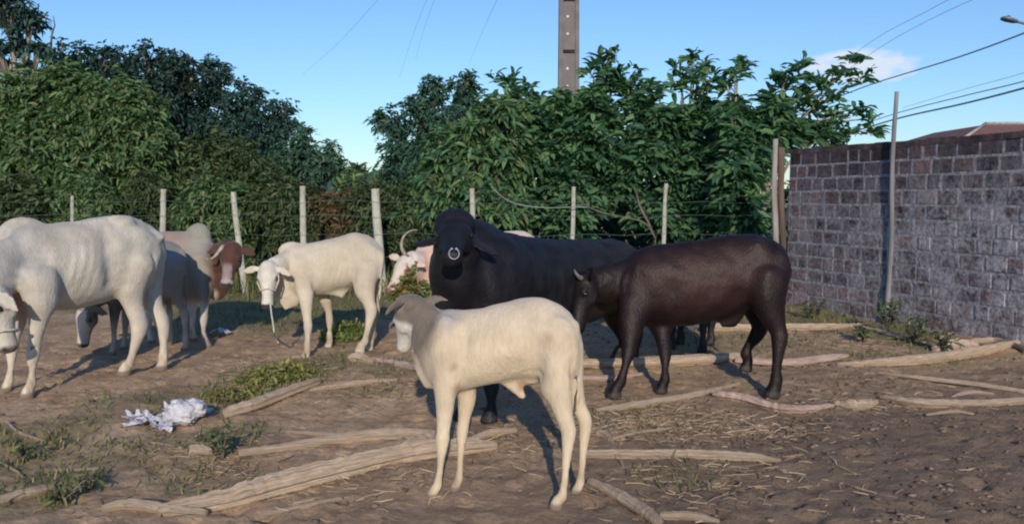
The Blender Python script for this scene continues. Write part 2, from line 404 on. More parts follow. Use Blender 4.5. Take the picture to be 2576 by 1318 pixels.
            nr = np.zeros(n*3, dtype=np.float32); m2.vertices.foreach_get('normal', nr); nr = nr.reshape(-1, 3); disp = np.zeros(n)
            for line_, w_, d_ in s.grooves:
                q = np.array(smooth_path([P(*v) for v in line_], 8)); mn2 = np.full(n, 9.); sd_ = np.sign(((q.mean(0)-tcs[:, :3].mean(0))@s.sd)) or 1
                for v in q: mn2 = np.minimum(mn2, np.linalg.norm(co-v, axis=1))
                wgt = 1.0 if s.allround else np.clip((nr@s.sd)*sd_*2+.6, 0, 1)
                disp -= d_*np.exp(-(mn2/w_)**2)*wgt
            bm_ = np.clip((1.3-mn)/.3, 0, 1)
            if s.ribs:
                a0, a1, amp, per_ = s.ribs; c0 = P(*a0); c1 = P(*a1); u_ = (c1-c0); L_ = np.linalg.norm(u_[:2]); u_ = u_/L_; t_ = (co-c0)@np.array([u_[0], u_[1], 0]); zz = co[:, 2]-(c0[2]+c1[2])/2
                disp += amp*(.4+1.2*vnoise(t_*6, zz*3+5))*np.sin((t_-zz*.25)/per_*2*np.pi)*np.clip(t_/.08, 0, 1)*np.clip((L_-t_)/.08, 0, 1)*np.clip(1.2-np.abs(zz)/.22, 0, 1)*bm_*np.clip(np.abs(nr@s.sd)*1.5-.3, 0, 1)
            q1 = vnoise(co[:, 0]*7+co[:, 1]*5, co[:, 2]*7+co[:, 1]*3)-.5; q2 = vnoise(co[:, 0]*19+co[:, 1]*13+3, co[:, 2]*19)-.5
            disp += (q1*.018+q2*.005)*bm_*s.nzamp
            co = co+nr*disp[:, None]; m2.vertices.foreach_set('co', (co-np.array(s.root.location)).astype(np.float32).ravel()); m2.update()
        hc = None
        if s.hd: po, d, u, r, L = s.hd; q = co-po; hc = np.stack([q@d/L, q@r/L, q@u/L], -1); hc[np.linalg.norm(co-(po+d*L*.5), axis=1) > L*.8] = (-9, 9, 9)
        c = colf(co, hc)
        for pc, rr_, cc in s.patches:
            w = np.clip(1.5-np.linalg.norm(co-pc, axis=1)/rr_ + (vnoise(co[:, 0]*30+co[:, 1]*17, co[:, 2]*30)-.5)*.7, 0, 1)[:, None]; c = c*(1-w)+cc*w
        if s.mat == M_pale:
            sc_ = 1.0 if s.vox > .01 else .75
            dn_ = vnoise(co[:, 0]*31+co[:, 1]*23, co[:, 2]*17); w = (np.clip((.34*sc_-co[:, 2])/(.25*sc_), 0, 1)*np.clip(dn_*1.6-.3, 0, 1)*.75)[:, None]; c = c*(1-w)+np.array((.27, .20, .145))*w
            dn_ = vnoise(co[:, 0]*5+co[:, 1]*4+9, co[:, 2]*6); w = (np.clip(dn_*2.4-1.35, 0, 1)*.35)[:, None]; c = c*(1-w)+np.array((.34, .27, .20))*w
            if s.hd:
                for sg in (-1, 1):
                    w = np.clip(1.3-np.linalg.norm((hc-np.array((.335, sg*.2*s.wid, .015)))/np.array((.085, .09, .06)), axis=1), 0, 1)[:, None]*.85; c = c*(1-w)+np.array((.05, .04, .035))*w
                    w = np.clip(1.4-np.linalg.norm((hc-np.array((.955, sg*.075*s.wid, .02)))/np.array((.05, .035, .04)), axis=1), 0, 1)[:, None]; c = c*(1-w)+np.array((.012, .01, .01))*w
        for up, r_ in s.legp:   # hooves
            dd = np.linalg.norm(co[:, :2]-up[:2], axis=1); w = (np.clip(1-(co[:, 2]-up[2]-.8*r_)/.012, 0, 1)*(dd < r_*2))[:, None]; c = c*(1-w)+s.hoof*w
        set_col(m2, c); m2.materials.clear(); m2.materials.append(s.mat)
        m2.polygons.foreach_set('use_smooth', np.ones(len(m2.polygons), dtype=bool))
        for nm, e, mt in s.kids: e.build(nm, M_horng if nm == 'horn' and hasattr(s, 'hornmat') else mt, s.root)
        return s.root
    hoof = np.array((.20, .155, .12))
def flat(col): return lambda co, hc: np.tile(np.array(col, float), (len(co), 1))
def blend(c, w, col): w = np.clip(w, 0, 1)[:, None]; return c*(1-w)+np.array(col)*w
def nz(co, s=6, o=0): return vnoise(co[:, 0]*s+o+co[:, 1]*s*.7, co[:, 2]*s+o)

CREAM = (.56, .465, .34); GREYW = (.48, .45, .395)
# --- foreground calf
def calf():
    A = Animal('calf', 'small cream calf with grey head turned away standing in the foreground', 'calf', (-.97, .22), (-.1, 4.0), M_pale, .0085, sm=5)
    Yf = lambda px: 4.10-(px-1090)/350*.13
    A.torso([(1066, 805, 925, .07), (1092, 784, 980, .105), (1130, 774, 986, .122), (1180, 777, 981, .136), (1240, 766, 969, .142), (1300, 752, 958, .142), (1350, 748, 958, .137), (1400, 762, 960, .132), (1435, 790, 955, .12), (1456, 835, 915, .07)], Yf)
    A.patch(1000, 790, 4.02, .020, (.05, .04, .035)); A.patch(1016, 797, 4.03, .018, (.06, .05, .04))
    A.a.ell(P(1120, 880, 4.0), (.10, .06, .19), (A.h, A.sd, (0, 0, 1))); A.a.ell(P(1125, 880, 4.16), (.10, .06, .18), (A.h, A.sd, (0, 0, 1)))
    A.a.ell(P(1400, 890, 3.90), (.12, .06, .20), (A.h, A.sd, (0, 0, 1))); A.a.ell(P(1415, 890, 4.04), (.11, .06, .20), (A.h, A.sd, (0, 0, 1)))
    A.leg([(1122, 930, 90), (1120, 985, 66), (1119, 1030, 50), (1115, 1085, 41), (1113, 1105, 40), (1109, 1160, 26), (1104, 1200, 26), (1100, 1222, 30), (1090, 1254, 38)], 4.0)
    A.leg([(1165, 930, 80), (1174, 990, 56), (1168, 1050, 38), (1163, 1085, 34), (1160, 1125, 25), (1157, 1175, 23), (1154, 1205, 27), (1147, 1238, 34)], 4.15)
    A.leg([(1395, 900, 120), (1398, 960, 100), (1410, 1010, 72), (1422, 1055, 52), (1430, 1085, 44), (1428, 1120, 33), (1423, 1180, 27), (1418, 1225, 27), (1413, 1252, 33), (1401, 1292, 42)], 3.91)
    A.leg([(1425, 910, 100), (1435, 970, 72), (1455, 1020, 48), (1470, 1052, 40), (1472, 1080, 34), (1467, 1130, 26), (1463, 1185, 24), (1460, 1212, 28), (1452, 1252, 36)], 4.04)
    A.neck([(1125, 862, 4.08, .19, .10), (1090, 838, 4.10, .14, .085), (1066, 808, 4.13, .105, .075), (1044, 780, 4.16, .075, .075)])
    # dewlap
    A.a.tube([P(1052, 855, 4.14), P(1052, 890, 4.13), P(1062, 930, 4.1), P(1085, 975, 4.08)], [.02, .035, .045, .04], [.014, .016, .02, .03], side=A.sd)
    # sheath fold
    A.a.tube([P(1265, 958, 4.03), P(1295, 972, 4.02), P(1312, 990, 4.01), P(1318, 1002, 4.01)], [.03, .04, .028, .012], [.022, .024, .02, .01], side=A.sd)
    A.a.tube([P(1310, 965, 4.01), P(1345, 955, 4.0), P(1370, 950, 3.99)], [.02, .03, .03], .02, side=A.sd)
    # tail hanging at the rear
    A.a.tube([P(*q) for q in ((1425, 800, 3.94), (1450, 815, 3.92), (1461, 850, 3.90), (1461, 900, 3.90), (1458, 950, 3.90), (1454, 1000, 3.90), (1450, 1035, 3.90))], [.022, .02, .014, .012, .011, .013, .008], side=A.sd)
    A.grooves = [([(1150, 790, 3.95), (1170, 860, 3.93), (1160, 930, 3.93), (1172, 985, 3.95)], .030, .014), ([(1100, 800, 4.0), (1088, 870, 4.0), (1098, 940, 4.0)], .025, .010),
                 ([(1325, 800, 3.85), (1340, 870, 3.84), (1348, 940, 3.87)], .055, .028), ([(1440, 840, 3.83), (1444, 900, 3.83), (1442, 970, 3.84)], .018, .012), ([(1350, 760, 3.9), (1395, 790, 3.86)], .03, -.012), ([(1350, 930, 3.85), (1300, 960, 3.9), (1250, 972, 3.92)], .02, -.008)]
    A.ribs = ((1175, 880, 4.0), (1315, 870, 3.95), .0008, .045); A.blur = 22
    A.patch(1124, 884, 3.96, .020, (.28, .21, .15)); A.patch(1378, 846, 3.84, .026, (.36, .27, .20)); A.patch(1140, 925, 3.93, .022, (.36, .28, .20)); A.patch(1318, 968, 4.0, .03, (.36, .22, .14)); A.patch(1442, 945, 3.84, .03, (.42, .31, .22)); A.patch(1150, 985, 3.95, .03, (.36, .28, .20)); A.patch(1130, 800, 4.0, .06, (.40, .36, .33))
    hdir = norm((-.10, .34, -.93)); L = .26
    poll = P(1016, 770, 4.14); A.a.ell(P(1032, 764, 4.14), (.085, .07, .052), ((1, 0, 0), (0, 1, 0), (0, 0, 1)))
    A.head(poll, hdir, L, up=(-.75, .6, 0), ears=(), wid=1.1)
    for b0_, e0_, wv_ in ((P(1014, 760, 4.06), P(969, 793, 3.98), (-.3, .3, -1)), (P(1062, 764, 4.14), P(1133, 757, 4.12), (0, .5, 1))):
        A.a.tube([b0_*(1-t)+e0_*t+np.array([0, 0, .018*math.sin(3.14*t)]) for t in (0, .2, .45, .7, .88, 1)], [.012, .012, .012, .011, .010, .008], [.016, .024, .029, .024, .015, .007], side=wv_, n=12)
    def col(co, hc):
        c = flat(CREAM)(co, hc)
        c = blend(c, .45*(co[:, 2]-.78)/.2, (.53, .475, .41)); c = blend(c, .5*(.45-co[:, 2])/.3, (.62, .51, .355))  # low sunlight painted into the coat: greyer back, warmer lower body
        dn = np.linalg.norm(co-P(1030, 790, 4.15), axis=1)
        c = blend(c, (.30-dn)/.10, (.155, .13, .11))
        w = np.clip((hc[:, 0]-.17)/.10, 0, 1)*(hc[:, 0] < 1.1)*(np.abs(hc[:, 1]) < .45)*(hc[:, 2] > -.42)
        c = blend(c, w, (.58, .56, .52)); c = blend(c, (hc[:, 0]-.95)/.05*(np.abs(hc[:, 1]) < .3), (.16, .14, .13))
        c = blend(c, (nz(co, 14)-.78)*2.0, (.50, .40, .30))
        return c
    return A.finish(col)
calf()

# --- left white cow
def left_cow():
    A = Animal('cow', 'large bony white cow at the left edge, head hanging down out of frame', 'cow', (-.61, -.79), (-3.4, 6.6), M_pale, .013)
    Yf = lambda px: 6.15+(px-50)/350*1.0
    A.torso([(22, 600, 750, .13), (48, 575, 778, .21), (85, 558, 784, .25), (125, 562, 780, .29), (180, 556, 780, .32), (240, 546, 766, .32), (296, 540, 748, .29), (344, 551, 735, .25), (382, 566, 700, .2), (403, 592, 655, .11)], Yf)
    A.a.ell(P(58, 590, 6.3), (.20, .075, .15), (A.h, A.sd, (0, 0, 1)))                       # hump
    A.a.ell(P(95, 700, 6.12), (.13, .06, .22), (A.h, A.sd, (0, 0, 1)))
    A.a.ell(P(300, 560, 6.8), (.12, .16, .065), (A.h, A.sd, (0, 0, 1))); A.a.ell(P(345, 640, 6.78), (.22, .09, .24), (A.h, A.sd, (0, 0, 1)))
    A.a.ell(P(350, 640, 7.2), (.20, .09, .24), (A.h, A.sd, (0, 0, 1))); A.a.ell(P(390, 596, 7.02), (.07, .15, .05), (A.h, A.sd, (0, 0, 1)))
    A.leg([(95, 690, 110), (102, 760, 82), (97, 805, 56), (88, 860, 38), (83, 890, 37), (82, 930, 24), (80, 952, 25), (78, 968, 30), (72, 998, 42)], 6.05)
    A.leg([(45, 720, 90), (40, 800, 56), (33, 850, 38), (30, 874, 36), (28, 920, 23), (25, 945, 24), (23, 960, 28), (19, 988, 36)], 6.35)
    A.leg([(345, 650, 130), (330, 715, 90), (335, 765, 62), (347, 800, 52), (351, 826, 46), (342, 862, 32), (332, 895, 27), (326, 915, 31), (316, 946, 42)], 6.78)
    A.leg([(365, 660, 110), (373, 725, 74), (388, 770, 52), (404, 802, 44), (411, 830, 34), (412, 868, 27), (411, 892, 30), (409, 928, 38)], 7.15)
    A.neck([(70, 672, 6.22, .27, .16), (35, 668, 6.05, .23, .13), (-2, 690, 5.9, .18, .11), (-28, 722, 5.8, .14, .10)])
    A.a.tube([P(-5, 760, 5.8), P(15, 770, 5.95), P(45, 775, 6.12), P(80, 780, 6.2)], [.08, .13, .12, .05], [.02, .03, .04, .05], side=A.sd)
    A.head(P(-26, 733, 5.75), (.28, -.15, -.94), .46, up=(-.5, -.85, 0), ears=((1, (-.9, -.2, -.3)), (-1, (.80, -.2, -.55))), earL=.45)
    A.a.tube([P(*q) for q in ((392, 580, 7.0), (403, 600, 6.98), (398, 640, 6.96), (386, 690, 6.94), (376, 740, 6.94), (370, 775, 6.94))], [.03, .024, .016, .014, .02, .008], side=A.sd)
    A.a.tube([P(270, 750, 6.8), P(283, 748, 6.85), P(296, 728, 6.9)], [.02, .05, .05], [.02, .02, .02], side=A.sd)
    A.grooves = [([(118, 580, 5.95), (117, 640, 5.9), (126, 700, 5.92), (142, 765, 6.0)], .035, .022), ([(42, 620, 5.9), (62, 680, 5.85), (80, 740, 5.9)], .03, .016), ([(275, 575, 6.5), (285, 640, 6.45), (292, 715, 6.5)], .075, .052),
                 ([(200, 556, 6.5), (296, 548, 6.75), (350, 562, 6.95)], .03, -.020), ([(392, 640, 6.8), (378, 690, 6.8), (362, 730, 6.8)], .03, .02), ([(310, 590, 6.55), (330, 640, 6.5), (345, 690, 6.5)], .05, -.014)]
    A.ribs = ((140, 670, 6.2), (270, 660, 6.6), .0016, .07); A.blur = 17
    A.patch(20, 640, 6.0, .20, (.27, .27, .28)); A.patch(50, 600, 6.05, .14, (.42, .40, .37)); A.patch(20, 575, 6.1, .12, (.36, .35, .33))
    A.patch(35, 770, 6.0, .12, (.46, .33, .24))
    def col(co, hc):
        c = flat(GREYW)(co, hc)
        c = blend(c, .5*(.6-co[:, 2])/.4, (.66, .58, .46)); c = blend(c, (hc[:, 0]-.90)/.06*(np.abs(hc[:, 1]) < .3)*(hc[:, 0] < 1.2), (.06, .05, .05))
        return blend(c, (nz(co, 5)-.62)*1.0, (.48, .42, .34))
    # halter rope on the muzzle
    po, d, u, r, L = A.hd; e = Acc(); c = po+d*L*.68-u*L*.07
    e.tube([c+(r*math.cos(a)*L*.155+u*math.sin(a)*L*.19) for a in np.linspace(0, 2*math.pi, 17)], .009, n=8); A.kids.append(('halter', e, M_rope))
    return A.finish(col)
left_cow()

# --- grey cow grazing behind the left cow, head under its belly
def grazing():
    A = Animal('cow', 'grey cow grazing behind the large white cow, white face seen under its belly', 'cow', (-.95, -.3), (-3.55, 7.95), M_pale, .014)
    Yf = lambda px: 7.75+(px-250)/200*.25
    A.torso([(258, 650, 760, .14), (285, 615, 775, .22), (330, 600, 780, .26), (380, 598, 775, .26), (420, 600, 755, .23), (448, 612, 720, .17), (464, 640, 690, .08)], Yf)
    A.leg([(430, 660, 80), (436, 725, 48), (452, 762, 30), (462, 785, 25), (465, 820, 17), (466, 850, 20), (466, 880, 26)], 7.8)
    A.leg([(420, 660, 80), (415, 730, 40), (425, 770, 25), (428, 820, 16), (428, 840, 20), (426, 868, 26)], 8.1)
    A.leg([(290, 700, 60), (290, 770, 34), (287, 815, 22), (287, 850, 17), (287, 862, 20), (284, 892, 26)], 7.7)
    A.leg([(310, 700, 60), (318, 770, 30), (315, 820, 20), (314, 850, 17), (312, 874, 25)], 8.0)
    A.neck([(285, 690, 7.75, .22, .12), (255, 720, 7.68, .17, .10), (232, 750, 7.62, .12, .09), (218, 765, 7.6, .10, .08)])
    A.head(P(216, 768, 7.58), (-.10, -.15, -.98), .40, up=(-.35, -.9, .1), ears=((1, (-.95, -.1, .1)), (-1, (.9, -.1, -.2))), horns=[[P(203, 770, 7.55), P(185, 772, 7.5), P(166, 768, 7.48)]])
    A.a.tube([P(*q) for q in ((458, 625, 7.95), (470, 650, 7.95), (470, 720, 7.95), (470, 780, 7.95))], [.03, .02, .016, .02], side=A.sd)
    def col(co, hc):
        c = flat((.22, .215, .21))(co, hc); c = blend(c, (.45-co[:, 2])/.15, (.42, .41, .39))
        c = blend(c, 1.5-np.linalg.norm(co-P(275, 750, 7.7), axis=1)/.35, (.10, .08, .07))  # shade beneath the white cow painted into the coat of the front parts
        c = blend(c, ((hc[:, 0] > .12) & (hc[:, 0] < 1.1) & (np.abs(hc[:, 1]) < .16) & (hc[:, 2] > -.1)).astype(float), (.48, .44, .41))
        return blend(c, (hc[:, 0]-.88)/.05*(np.abs(hc[:, 1]) < .3)*(hc[:, 0] < 1.2)*(np.linalg.norm(co-A.hd[0], axis=1) < .6), (.04, .035, .035))
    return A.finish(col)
grazing()

# --- brown-headed zebu
def brownhead():
    A = Animal('cow', 'humped grey cow with reddish brown head and pale muzzle looking at the camera', 'cow', (.9, -.2), (-3.35, 8.5), M_pale, .012)
    Yf = lambda px: 8.75-(px-350)/200*.3
    A.torso([(340, 620, 720, .12), (362, 590, 750, .22), (400, 584, 765, .27), (440, 582, 768, .27), (480, 582, 765, .25), (515, 590, 760, .21), (540, 620, 745, .15), (552, 660, 720, .08)], Yf)
    A.a.ell(P(500, 594, 8.5), (.15, .10, .15), (A.h, A.sd, (0, 0, 1)))
    A.leg([(515, 690, 70), (514, 745, 40), (514, 780, 25), (513, 800, 24), (512, 830, 16), (514, 848, 20), (521, 870, 25)], 8.35)
    A.leg([(485, 690, 70), (486, 750, 40), (485, 790, 25), (484, 820, 18), (484, 838, 20), (486, 858, 25)], 8.7)
    A.leg([(380, 690, 80), (385, 750, 40), (375, 790, 25), (376, 830, 17), (380, 860, 25)], 8.5)
    A.leg([(370, 690, 80), (360, 750, 40), (352, 790, 25), (352, 825, 17), (354, 850, 25)], 8.8)
    A.neck([(510, 660, 8.5, .24, .14), (540, 655, 8.38, .19, .12), (562, 640, 8.28, .14, .11), (580, 625, 8.2, .11, .10)])
    A.a.tube([P(555, 690, 8.3), P(558, 710, 8.32), P(552, 740, 8.36), P(535, 755, 8.42)], [.08, .11, .09, .05], [.03, .035, .03, .03], side=A.sd)
    A.head(P(584, 618, 8.15), (-.03, -.42, -.90), .44, up=(0, -.9, .4), wid=1.08, ears=((-1, (.95, -.1, -.28)), (1, (-.95, -.1, -.15))), earL=.40,
           horns=[[P(562, 618, 8.12), P(545, 640, 8.05), P(530, 652, 8.02), P(516, 649, 8.0)]])
    BR = (.075, .032, .026)
    def col(co, hc):
        c = flat((.27, .26, .235))(co, hc)
        c = blend(c, (.48-co[:, 2])/.1, (.62, .60, .58)); c = blend(c, 1.5-np.linalg.norm(co-P(400, 585, 8.4), axis=1)/.28, (.30, .20, .17))
        c = blend(c, .8-np.linalg.norm(co-P(500, 570, 8.5), axis=1)/.3, (.25, .25, .20))
        c = blend(c, (co[:, 0]-P(522, 640, 8.4)[0])/.12, BR)
        c = blend(c, 1.4-np.linalg.norm(co-P(533, 735, 8.35), axis=1)/.07, (.55, .50, .34))
        hm = (hc[:, 0] > -.2) & (hc[:, 0] < 1.15) & (np.abs(hc[:, 1]) < .28) & (np.abs(hc[:, 2]) < .4); hm = hm.astype(float)
        c = blend(c, hm, BR); c = blend(c, hm*(hc[:, 0]-.45)/.12*(np.abs(hc[:, 1]) < .11), (.26, .20, .20))
        c = blend(c, hm*((hc[:, 0] > .84)), (.32, .29, .28)); c = blend(c, hm*((hc[:, 0] > .93)), (.05, .04, .045))
        return c
    return A.finish(col)
brownhead()

# --- young white zebu with halter
def haltered():
    A = Animal('cow', 'young white humped zebu with rope halter standing by the fence, facing the camera', 'cow', (-.96, -.15), (-1.75, 8.0), M_pale, .012)
    Yf = lambda px: 7.95+(px-730)/230*.2
    A.torso([(708, 640, 715, .09), (728, 618, 745, .15), (755, 612, 752, .18), (783, 610, 748, .205), (845, 596, 730, .225), (898, 583, 722, .22), (932, 592, 720, .19), (955, 614, 710, .14), (966, 640, 690, .07)], Yf)
    A.a.ell(P(735, 634, 7.97), (.15, .055, .115), (A.h, A.sd, (0, 0, 1)))
    A.a.ell(P(757, 690, 7.83), (.13, .06, .2), (A.h, A.sd, (0, 0, 1))); A.a.ell(P(925, 665, 7.98), (.16, .07, .22), (A.h, A.sd, (0, 0, 1))); A.a.ell(P(928, 665, 8.25), (.15, .06, .2), (A.h, A.sd, (0, 0, 1)))
    A.leg([(762, 690, 70), (769, 740, 44), (771, 778, 32), (774, 810, 26), (775, 822, 25), (774, 850, 18), (773, 862, 20), (771, 893, 27)], 7.85)
    A.leg([(790, 690, 60), (815, 745, 34), (826, 780, 22), (829, 805, 20), (829, 830, 15), (829, 838, 18), (828, 864, 24)], 8.1)
    A.leg([(918, 670, 84), (917, 725, 56), (928, 760, 38), (934, 782, 33), (928, 815, 23), (921, 845, 20), (918, 860, 24), (908, 888, 32)], 7.95)
    A.leg([(930, 670, 80), (930, 725, 46), (940, 760, 32), (944, 782, 27), (940, 815, 19), (936, 845, 18), (930, 876, 28)], 8.25)
    A.neck([(748, 675, 7.95, .20, .11), (720, 670, 7.86, .15, .095), (700, 672, 7.76, .12, .09), (684, 675, 7.68, .10, .085)])
    A.a.tube([P(700, 700, 7.8), P(714, 735, 7.85), P(732, 752, 7.88), P(752, 752, 7.92)], [.07, .12, .13, .08], [.022, .025, .03, .04], side=A.sd)
    A.a.tube([P(800, 735, 7.98), P(840, 738, 8.0), P(858, 742, 8.02), P(878, 722, 8.05)], [.02, .035, .05, .03], [.02, .02, .02, .02], side=A.sd)
    A.head(P(674, 666, 7.62), (.05, -.35, -.93), .42, up=(0, -.93, .35), wid=.98, ears=((-1, (.9, -.2, -.35)), (1, (-.93, -.15, -.10))), earL=.42, earW=.10)
    A.a.tube([P(*q) for q in ((960, 630, 8.05), (966, 650, 7.98), (960, 690, 7.95), (955, 740, 7.92), (954, 758, 7.92))], [.022, .018, .013, .02, .008], side=A.sd)
    A.grooves = [([(782, 625, 7.75), (790, 680, 7.75), (792, 728, 7.8)], .03, .018), ([(880, 605, 7.85), (884, 660, 7.8), (888, 705, 7.85)], .05, .024), ([(735, 660, 7.75), (728, 700, 7.75), (738, 735, 7.8)], .025, .012)]
    A.ribs = ((795, 670, 7.9), (870, 665, 8.0), .0014, .055); A.blur = 24
    A.patch(712, 692, 7.7, .03, (.25, .14, .09)); A.patch(700, 662, 7.8, .05, (.60, .44, .38))
    po, d, u, r, L = A.hd; e = Acc(); c = po+d*L*.60-u*L*.07
    e.tube([c+(r*math.cos(a)*L*.155+u*math.sin(a)*L*.195) for a in np.linspace(0, 2*math.pi, 17)], .009, n=8)
    for sg in (-1, 1):
        e.tube([po+d*L*.60+r*sg*L*.155-u*L*.07, po+d*L*.38+r*sg*L*.24-u*L*.05, po+d*L*.12+r*sg*L*.225-u*L*.05], .007, n=6)
    A.kids.append(('halter', e, M_rope))
    def col(co, hc):
        c = flat((.52, .465, .37))(co, hc); hm = ((hc[:, 0] > -.2) & (hc[:, 0] < 1.15) & (np.abs(hc[:, 1]) < .28) & (np.abs(hc[:, 2]) < .35)).astype(float)
        c = blend(c, hm*.8, (.60, .58, .52)); c = blend(c, hm*((hc[:, 0] > .93)), (.05, .045, .05))
        return blend(c, hm*((hc[:, 0] > .3) & (hc[:, 0] < .38) & (np.abs(hc[:, 1]) > .2)), (.2, .17, .15))
    A.hoof = np.array((.50, .44, .34)); A.finish(col)
    rp = Acc(); pts = [P(680, 764, 7.42), P(683, 790, 7.42), P(687, 815, 7.44), P(690, 838, 7.45), G(692, 848), G(700, 862)]
    rp.tube(smooth_path(pts, 4), .007, n=8); o = rp.build('lead_rope', M_ropeg); tag(o, 'pale rope hanging from the muzzle of the haltered young white zebu', 'rope')
haltered()

# --- spotted cow
def spotted():
    A = Animal('cow', 'pinkish white cow with brown speckled face between the haltered zebu and the black bull', 'cow', (-.97, -.2), (-.55, 8.7), M_pale, .013)
    Yf = lambda px: 8.5+(px-1050)/300*.3
    A.torso([(1045, 625, 735, .15), (1075, 606, 760, .22), (1120, 592, 770, .27), (1180, 590, 772, .29), (1250, 585, 765, .29), (1305, 577, 750, .26), (1340, 590, 730, .2), (1362, 615, 690, .1)], Yf)
    for x0, Y0, fx, fy in ((1085, 8.4, 1082, 860), (1105, 8.65, 1108, 848), (1320, 8.65, 1325, 846), (1335, 8.9, 1345, 838)):
        A.leg([(x0, 700, 60), (x0, 760, 32), (x0+2, 800, 22), (fx, fy-30, 17), (fx, fy-18, 20), (fx, fy, 26)], Y0)
    A.neck([(1085, 680, 8.5, .22, .14), (1060, 672, 8.4, .17, .12), (1040, 662, 8.3, .13, .11), (1028, 658, 8.25, .11, .10)])
    A.head(P(1026, 650, 8.22), (-.42, -.42, -.80), .42, up=(-.25, -.75, .6), wid=1.05, ears=((1, (-.75, .2, .25)), (-1, (.9, -.3, -.1))), earL=.36,
           horns=[[P(1020, 642, 8.2), P(1010, 622, 8.18), P(1014, 598, 8.15), P(1030, 582, 8.12), P(1050, 578, 8.1)]])
    A.a.tube([P(1357, 610, 8.8), P(1368, 640, 8.8), P(1368, 720, 8.8)], [.03, .02, .02], side=A.sd)
    def col(co, hc):
        c = flat((.60, .47, .41))(co, hc); c = blend(c, (co[:, 2]-1.12)/.05, (.60, .57, .54))
        hm = ((hc[:, 0] > -.3) & (hc[:, 0] < 1.15) & (np.abs(hc[:, 1]) < .32) & (np.abs(hc[:, 2]) < .4)).astype(float)
        c = blend(c, 1.4-np.linalg.norm(co-P(1082, 665, 8.3), axis=1)/.2, (.58, .38, .31)); c = blend(c, hm, (.60, .545, .49)); c = blend(c, hm*np.clip((nz(co, 26)-.62)*8, 0, 1), (.16, .075, .055))
        c = blend(c, hm*(np.abs(hc[:, 0]-.33) < .1)*(np.abs(hc[:, 1]) > .16), (.20, .08, .06))
        return blend(c, hm*(hc[:, 0] > .90), (.20, .13, .12))
    A.finish(col)
spotted()

# --- black bull
def bull():
    A = Animal('bull', 'large black bull with silver nose ring facing the camera behind the calf', 'bull', (-.55, -.83), (.4, 6.4), M_dark, .013)
    Yf = lambda px: 5.45+(px-1150)/440*1.8
    A.torso([(1152, 640, 830, .17), (1176, 600, 880, .26), (1225, 576, 895, .31), (1300, 588, 865, .30), (1380, 600, 840, .315), (1460, 601, 815, .31), (1530, 599, 785, .27), (1570, 610, 760, .22), (1592, 640, 710, .12)], Yf)
    A.a.ell(P(1146, 590, 5.9), (.20, .135, .148), (A.h, A.sd, (0, 0, 1))); A.a.ell(P(1180, 600, 5.8), (.3, .2, .15), (A.h, A.sd, (0, 0, 1)))
    A.a.ell(P(1128, 745, 5.45), (.14, .10, .22), (A.h, A.sd, (0, 0, 1))); A.a.ell(P(1235, 710, 5.62), (.18, .09, .30), (A.h, A.sd, (0, 0, 1)))
    A.leg([(1232, 820, 110), (1235, 890, 82), (1236, 950, 54), (1236, 975, 50), (1236, 1010, 36), (1236, 1030, 40), (1234, 1063, 56)], 5.6)
    A.leg([(1150, 830, 110), (1158, 890, 78), (1162, 945, 52), (1163, 970, 48), (1164, 1005, 34), (1164, 1020, 38), (1162, 1052, 52)], 5.55)
    A.leg([(1560, 700, 130), (1545, 770, 90), (1560, 820, 54), (1570, 845, 44), (1566, 875, 32), (1562, 890, 36), (1554, 915, 50)], 6.95)
    A.leg([(1585, 700, 110), (1580, 770, 70), (1596, 815, 46), (1604, 840, 38), (1600, 870, 30), (1598, 880, 34), (1592, 905, 46)], 7.3)
    A.grooves = [([(1240, 610, 5.5), (1215, 700, 5.3), (1225, 790, 5.4)], .05, .030), ([(1330, 620, 5.9), (1322, 700, 5.8), (1345, 780, 5.9)], .06, .028), ([(1290, 600, 5.7), (1280, 680, 5.6), (1285, 760, 5.6)], .05, -.015)]
    A.sd2 = np.array([1., 0, 0])
    A.neck([(1170, 700, 5.7, .34, .24), (1152, 680, 5.5, .28, .21), (1148, 645, 5.40, .20, .17), (1147, 600, 5.36, .15, .15)])
    A.a.ell(P(1144, 566, 5.38), (.145, .13, .115), ((1, 0, 0), (0, 1, 0), (0, 0, 1)))
    A.head(P(1147, 570, 5.33), (0, -.93, -.37), .45, up=(0, -.37, .93), wid=1.14, ears=((1, (-.97, -.12, -.06)), (-1, (.90, .0, -.36))), earL=.46, earW=.15, earoff=.14)
    po, d, u, r, L = A.hd
    e = Acc(); c = po+d*L*.97+u*L*.03
    ringp = []
    for a in np.linspace(-.35*math.pi, 1.35*math.pi, 21): ringp.append(c+np.array([.018, 0, .01])+d*L*.07+r*math.cos(a)*.031-np.array([0, 0, 1])*(math.sin(a)*.033+.0))
    e.tube(ringp, .0036, n=8); e.ell(ringp[0], .008); e.ell(ringp[-1], .008); A.kids.append(('nose_ring', e, M_ring))
    A.a.tube([P(1588, 625, 7.25), P(1602, 650, 7.25), P(1604, 760, 7.25), P(1602, 820, 7.25)], [.04, .025, .02, .03], side=A.sd)
    def col(co, hc):
        c = flat((.010, .0095, .013))(co, hc); c = blend(c, (co[:, 0]-.25)/.8*.8, (.021, .019, .019))
        return blend(c, (np.abs(hc[:, 1]) > .3)*(np.abs(hc[:, 1]) < .8)*(hc[:, 0] < .25)*(hc[:, 0] > -.2)*(np.abs(hc[:, 2]) < .4)*.5, (.03, .022, .018))
    A.hoof = np.array((.03, .028, .028)); A.finish(col)
bull()

